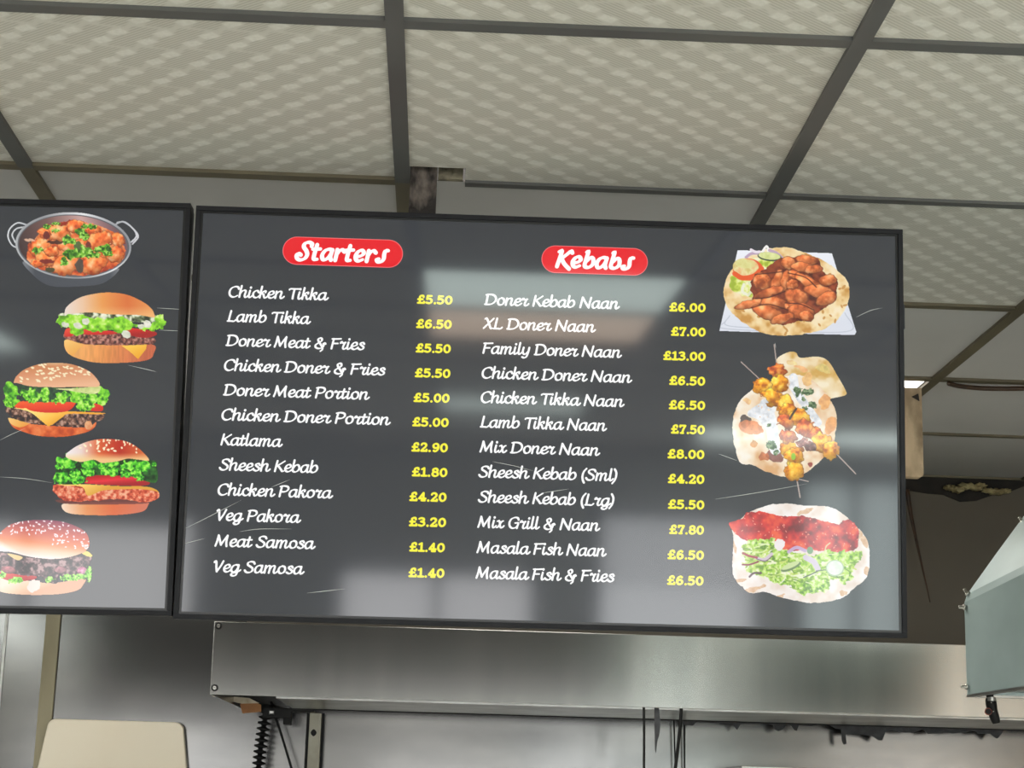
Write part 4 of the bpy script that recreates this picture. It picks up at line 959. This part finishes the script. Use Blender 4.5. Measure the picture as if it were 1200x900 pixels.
for px, py in ((252.5, 733.5), (247.8, 806), (800, 0), (1112, 0)):
    if py == 0: continue
    P = at_y(px, py, HY)
    bm = bmesh.new()
    bmesh.ops.create_cone(bm, cap_ends=True, segments=16, radius1=.006, radius2=.0045, depth=.005, matrix=Matrix.Rotation(math.radians(90), 4, 'X'))
    r_ = bmesh.ops.create_cone(bm, cap_ends=True, segments=16, radius1=.0085, radius2=.0085, depth=.002, matrix=Matrix.Translation((0, .0014, 0)) @ Matrix.Rotation(math.radians(90), 4, 'X'))
    for f in set(f for v in r_['verts'] for f in v.link_faces): f.material_index = 1
    add_box(bm, -.004, .004, -.0031, -.0024, -.0007, .0007, mi=1)
    obj('screw', bm, [M['screw'], M['black']], t, loc=(P[0] + .008, -.0025, P[2] - zb))

# ------------------------------------------------------------------ wall fittings under the hood
WY = BACK_Y
def wp(px, py, off=0.0): return at_y(px, py, WY - off)

# cream rounded panel
a, b = wp(56, 842, .03), wp(214, 848, .03)
zt2 = 1.735
t = thing('cream_panel', 'cream plastic rounded panel on the steel wall, bottom left corner', 'panel', (0, WY, 1.30))
def rr(wt, wb, z0, z1, xc, r, n=8):
    P = [(xc - wb, z0), (xc + wb, z0)]
    P += [(xc + wt - r + r * math.cos(q), z1 - r + r * math.sin(q)) for q in np.linspace(0, math.pi / 2, n)]
    P += [(xc - wt + r - r * math.sin(q), z1 - r + r * math.cos(q)) for q in np.linspace(0, math.pi / 2, n)]
    return P
xc = (a[0] + b[0]) / 2 + .002
bm = bmesh.new()
add_prism(bm, [(x, -.032, z - 1.30) for x, z in rr(.190, .252, 1.30, zt2, xc, .024)], (0, .026, 0))
es = [e for e in bm.edges if all(abs(v.co.y + .032) < 1e-5 for v in e.verts)]
bmesh.ops.bevel(bm, geom=es, offset=.005, segments=3, profile=.6, affect='EDGES')
obj('cover', bm, M['cream'], t)
bm = bmesh.new(); add_box(bm, xc - .10, xc + .10, -.006, 0, .05, .30); obj('wall_mount', bm, M['housing'], t)

# grey post below the hood with an oval slot
P = wp(369, 866, .03)
t = thing('support_post', 'pale grey slotted metal post under the hood, right of the black hose', 'post', (P[0], WY - .03, 0))
bm = bmesh.new(); add_box(bm, -.0165, .0165, -.02, .028, 0.0, zb - .008, bev=.002); obj('upright', bm, M['post'], t)
bm = bmesh.new(); add_box(bm, -.026, -.0172, .0, .028, 0.0, zb - .008); add_box(bm, .0172, .024, .0, .028, 0.0, zb - .008); obj('black_edging', bm, M['black'], t)
bm = bmesh.new(); 
z = wp(369, 859, .03)[2]
add_prism(bm, [(-.003 + .0075 * math.cos(q) + .001 * math.cos(3 * q), -.0212, z + .010 * math.sin(q)) for q in np.linspace(0, 2 * math.pi, 12, endpoint=False)], (0, .001, 0))
obj('slot', bm, M['black'], t)

# corrugated hose
pts = [wp(313, 826, .12), wp(311, 840, .12), wp(308, 858, .12), wp(305, 880, .12), wp(303, 900, .12), wp(301, 925, .12), wp(300, 990, .12)]
path = crom(pts, 40)
s = np.concatenate([[0], np.cumsum(np.linalg.norm(np.diff(path, axis=0), axis=1))])
fine = np.arange(0, s[-1], .0022)
path = np.stack([np.interp(fine, s, path[:, k]) for k in range(3)], 1)
rad = .0125 + .0060 * np.clip(np.sin(fine * 2 * math.pi / .0155) * 1.6, -1, 1)
rad[fine < .02] = .020
bm = bmesh.new(); add_tube(bm, path, list(rad), 14)
tag(obj('corrugated_hose', bm, M['black'], smooth=True), 'black corrugated hose hanging down the wall from the hood', 'hose')

def cable(name, pix, r, m, label, cat, off=.04, n=8):
    bm = bmesh.new(); add_tube(bm, crom([wp(x, y, off) for x, y in pix], n), r, 8)
    return tag(obj(name, bm, m, smooth=True), label, cat)
cable('thin_cable', [(318, 822), (322, 838), (330, 862), (342, 902), (352, 940)], .0036, M['black'], 'thin black cable slanting down just right of the corrugated hose', 'cable', .10)
cable('straight_cable', [(754.5, 828), (754.8, 860), (754.6, 905), (754.3, 960)], .0032, M['black'], 'straight vertical black cable left of the torn black strip', 'cable', .712)
cable('slanted_cable', [(798.5, 829), (797, 850), (794, 880), (791, 905), (788, 950)], .0042, M['black'], 'black cable tilting down-left just right of the torn strip', 'cable', .712)
cable('thin_rod', [(789.5, 836), (790.5, 870), (791.5, 905), (792.5, 950)], .0022, M['black'], 'thin black rod crossing behind the slanted black cable', 'rod', .04)
cable('edge_wire', [(801.5, 834), (801.8, 870), (802.4, 905), (802.8, 950)], .0022, M['black'], 'thin black wire along the left edge of the right steel sheet', 'wire', .03)

# torn hanging strip
bm = bmesh.new()
pix = [(767, 826), (772, 826), (773.5, 842), (774, 850), (772.5, 862), (770.5, 868), (769.5, 876), (768.5, 883), (767.6, 877), (767.2, 860), (766.8, 842)]
add_prism(bm, [wp(x, y, .712) for x, y in pix], (0, .003, 0))
tag(obj('torn_strip', bm, M['sealant']), 'torn black strip hanging from the hood between the black cables', 'strip')

# black junction piece and card scraps at the left end of the hood
t = thing('junction_box', 'black junction box under the left end of the hood beside the hose', 'box', tuple(wp(326, 836, .16)))
o = wp(326, 836, .16)
bm = bmesh.new()
q = lambda x, y: wp(x, y, .16) - o
def pix_box(bm, x0, x1, y0, y1, dep=.06):
    a, b = q(x0, y0), q(x1, y1)
    add_box(bm, a[0], b[0], 0, dep, b[2], a[2], bev=.002)
pix_box(bm, 308, 341, 829, 841.5); obj('casing', bm, M['black'], t)
bm = bmesh.new(); pix_box(bm, 332, 340, 841, 849); obj('plug', bm, M['black'], t)
bm = bmesh.new(); pix_box(bm, 341, 368, 828.5, 834.5, .05); obj('arm', bm, M['black'], t)
bm = bmesh.new(); pix_box(bm, 316, 321, 833, 837, -.004); obj('terminal', bm, M['steel_lip'], t)
bm = bmesh.new()
add_prism(bm, [wp(x, y, .20) for x, y in [(281.5, 826), (283, 819), (296, 821), (306, 826), (306, 834), (284, 836)]], (0, .004, 0))
tag(obj('card_scrap', bm, M['card']), 'greasy brown card scrap tucked under the left end of the hood', 'card')
bm = bmesh.new()
add_prism(bm, [wp(x, y, .24) for x, y in [(248, 815.5), (275, 816.5), (292, 818), (304, 824), (283, 824.5), (268, 821)]], (0, .003, 0))
tag(obj('paper_scrap', bm, M['paper']), 'greasy white sheet edge poking out under the hood beside the brown card', 'sheet')

# charred sealant along the top of the splashback at the right
def jag(pix_top, pix_bot, off, name, label):
    bm = bmesh.new()
    add_prism(bm, [wp(x, y + 1.0, off) for x, y in pix_top] + [wp(x, y + 2.5, off) for x, y in reversed(pix_bot)], (0, .006, 0))
    return tag(obj(name, bm, M['sealant']), label, 'sealant')
top = [(x, 838.5 + .031 * (x - 800)) for x in (800, 900, 950, 1000, 1050, 1100, 1150, 1180)]
bot = [(800, 847), (812, 848), (816, 843.5), (845, 845), (860, 848), (864, 853), (868, 846), (880, 845.5), (900, 846), (906.5, 847), (907.5, 852), (912, 854.5), (918, 852), (921, 846), (927, 847), (931, 853), (934, 854), (936, 847.5), (952, 848.5), (956, 847), (972, 847), (980, 851.5), (986, 852), (987, 866), (989, 870), (992, 869), (991, 858), (1008, 858), (1022, 860), (1030, 865), (1034, 865), (1038, 855), (1046, 853.5), (1060, 856), (1070, 856), (1082, 852.5), (1088, 857.5), (1099, 857), (1106, 855), (1116, 857), (1134, 855.5), (1137, 853.5), (1144, 854.5), (1147, 857.5), (1160, 857), (1168, 863), (1170, 862), (1174, 857), (1176, 853), (1180, 852)]
jag(top, bot, .09, 'charred_sealant', 'charred black sealant with ragged drips along the splashback top, lower right')

# second splashback sheet on the right, with a folded edge
a = wp(803, 842, .02); 
tag(box('trim_3', (a[0], X_R, WY - .012, WY, 0.0, 1.80), M['steel_wall'], bev=.002), kind='structure')

# steel appliance rim at the very bottom
a, b = wp(872, 897.5, .25), wp(962, 899, .25)
t = thing('steel_tray', 'rim of a steel tray against the splashback, bottom edge right of centre', 'tray', ((a[0] + b[0]) / 2, WY - .25, a[2] - .18))
w2 = (b[0] - a[0]) / 2; 
bm = bmesh.new()
add_box(bm, -w2, w2, 0, .236, 0, .174, bev=.01); obj('body', bm, M['steel'], t)
bm = bmesh.new()
add_box(bm, -w2 - .008, w2 + .008, -.010, .236, .174, .180, bev=.002); obj('rim', bm, M['steel'], t)

# ------------------------------------------------------------------ steel canopy at the right, with thumb screws
yw = math.radians(5.0)
P0 = at_y(1133.5, 817, 3.2)
t = thing('steel_canopy', 'green-grey steel canopy with sloped top entering from the right edge', 'canopy', tuple(P0))
t.rotation_euler = (0, 0, 0)
ex = np.array([math.cos(yw), -math.sin(yw) * 0, 0]); 
ax = np.array([math.sin(math.radians(-3.2)) * -1, -1.0, 0]); ax /= np.linalg.norm(ax)          # runs towards the viewer
LN = 1.15
prof = [(0, 0), (0.0, .170), (.006, .186), (.062, .262), (.125, .345), (.60, .345), (.60, 0)]
def pp(u, z, s): return np.array([u, 0, z + (.065 * s if z > .1 else 0)]) + ax * s
bm = bmesh.new()
def strip_faces(bm, P, s0, s1):
    A = [bm.verts.new(pp(u, z, s0)) for u, z in P]; B = [bm.verts.new(pp(u, z, s1)) for u, z in P]
    for i in range(len(P) - 1): bm.faces.new((A[i], B[i], B[i + 1], A[i + 1]))
    return A, B
A, B = strip_faces(bm, prof[:6], 0, LN)
bm.faces.new(A + [bm.verts.new(pp(.60, 0, 0))])
bm.faces.new(B + [bm.verts.new(pp(.60, 0, LN))])
bmesh.ops.recalc_face_normals(bm, faces=bm.faces[:])
obj('casing', bm, M['grey_steel'], t)
bm = bmesh.new()
A = [bm.verts.new(pp(u, z, s)) for u, z, s in ((.012, .010, .012), (.012, .010, LN), (.60, .010, LN), (.60, .010, .012))]
bm.faces.new(A)
obj('underside', bm, M['steel'], t)
bm = bmesh.new()
add_prism(bm, [pp(u, z, s) for u, z, s in ((-.001, .0, -.001), (-.001, .0, LN), (.012, .0, LN), (.012, .0, .012), (.60, 0, .012), (.60, 0, -.001))], (0, 0, .004))
obj('bottom_flange', bm, M['steel_lip'], t)
for (u, z, s) in ((-.002, .160, .010), (.004, .183, .010), (-.002, .018, .010), (.112, .320, .006)):
    bm = bmesh.new()
    add_tube(bm, [(-.0005, 0, 0), (-.003, 0, 0), (-.0045, 0, 0), (-.006, 0, 0), (-.012, 0, 0), (-.013, 0, 0)], [.006, .006, .0045, .0032, .0032, .001], 10)
    o = obj('thumb_screw', bm, M['screw'], t, smooth=True, loc=tuple(pp(u, z, s)))
    if z > .17: o.rotation_euler = (0, .9, 0)

# gas tap hanging below the canopy corner
P1 = at_y(1160, 814, 3.15)
t = thing('gas_tap', 'black gas tap with a red ring below the steel canopy corner', 'tap', (P1[0], 3.15, P1[2]))
mpx = 3.15 / FPX
def tz(y): return (814 - y) * mpx
bm = bmesh.new()
add_tube(bm, [(0, 0, tz(808)), (0, 0, tz(812)), (0, 0, tz(817)), (.001, 0, tz(819)), (.002, 0, tz(826)), (.004, 0, tz(832)), (.006, 0, tz(838)), (.009, 0, tz(844)), (.010, 0, tz(847))], [.0065, .0065, .0065, .0095, .0098, .0085, .0088, .0078, .006], 14)
obj('body', bm, M['black'], t, smooth=True)
bm = bmesh.new(); add_tube(bm, [(.001, -.004, tz(817)), (.001, -.004, tz(821.5))], [.0076, .0076], 12); obj('collar', bm, M['steel_lip'], t)
bm = bmesh.new()
add_tube(bm, [(-.004, -.004, tz(834)), (-.0075, -.010, tz(834)), (-.0080, -.0125, tz(834))], [.0062, .0062, .0052], 14); obj('knob', bm, M['black'], t)
bm = bmesh.new()
rr_ = [(-.0078 + .0056 * math.cos(q), -.0122, tz(834) + .0056 * math.sin(q)) for q in np.linspace(0, 2 * math.pi, 20)]
add_tube(bm, rr_, .0009, 6, caps=False); obj('red_ring', bm, M['tap_red'], t)
for dx, dy in ((-.001, 823.5), (.002, 833.5)):
    bm = bmesh.new(); bmesh.ops.create_uvsphere(bm, u_segments=8, v_segments=6, radius=.0013); obj('rivet', bm, M['screw'], t, loc=(dx, -.0098, tz(dy)))

# ------------------------------------------------------------------ odds and ends at the ceiling / wall junction on the right
bm = bmesh.new()
rs = random.Random(5)
topl = [(X, BACK_Y - .012, CEIL + .004) for X in np.linspace(.6, 2.2, 34)]
botl = [(p[0], BACK_Y - .012, CEIL - .012 - rs.random() * .03 - (.03 if 1.28 < p[0] < 1.62 else 0)) for p in topl]
add_prism(bm, topl + list(reversed(botl)), (0, .012, 0))  # ragged near-black strip along the joint of ceiling and back wall
tag(obj('dark_strip', bm, M['near_black']), 'dark ragged strip where ceiling meets the back wall, upper right', 'strip')
bm = bmesh.new()
for px, py, rx, rz in ((1112, 571.5, 7, 3.5), (1122, 574, 8, 4), (1133, 570, 10, 4), (1143, 572, 8, 3.5), (1149, 569, 7, 3), (1158, 575, 8, 3), (1168, 576.5, 10, 4), (1178, 575.5, 7, 3)):
    P = wp(px, py, .030); k = (WY - .03) / FPX
    r = bmesh.ops.create_icosphere(bm, subdivisions=3, radius=1.0)
    for v_ in r['verts']:
        n_ = 1 + .28 * math.sin(7 * v_.co.x + px) * math.cos(6 * v_.co.z + py) + .12 * math.sin(17 * v_.co.y + 13 * v_.co.x)
        v_.co = Vector((P[0] + v_.co.x * rx * k * n_, P[1] + v_.co.y * .016 * n_, P[2] + v_.co.z * rz * k * n_))
tag(obj('foam_insulation', bm, M['foam'], smooth=True), 'lumpy yellowed foam in the gap between ceiling and back wall', 'insulation')
bm = bmesh.new()
cp = crom([wp(1063, 574, .03), wp(1067, 600, .035), wp(1073, 630, .045), (wp(1081, 665, .06)), wp(1090, 706, .07)], 8)
add_tube(bm, cp, list(np.linspace(.007, .0016, len(cp))), 8)
tag(obj('dangling_cable', bm, M['wire'], smooth=True), 'brown cable dangling from the ceiling beside the right edge of the kebab screen', 'cable')
bm = bmesh.new()
zc = CEIL - .006
cpts = []
for px, py in ((1110, 449), (1124, 452.5), (1150, 455), (1180, 455.5), (1215, 455)):
    d = ray(px, py); cpts.append(CAM + d * (zc - CAM[2]) / d[2])
cp = crom(cpts, 8)
add_tube(bm, cp, [.002] + [.0055] * (len(cp) - 1), 8)
tag(obj('sagging_strip', bm, M['wire'], smooth=True), 'sagging brown strip under the plain ceiling boards at right', 'strip')
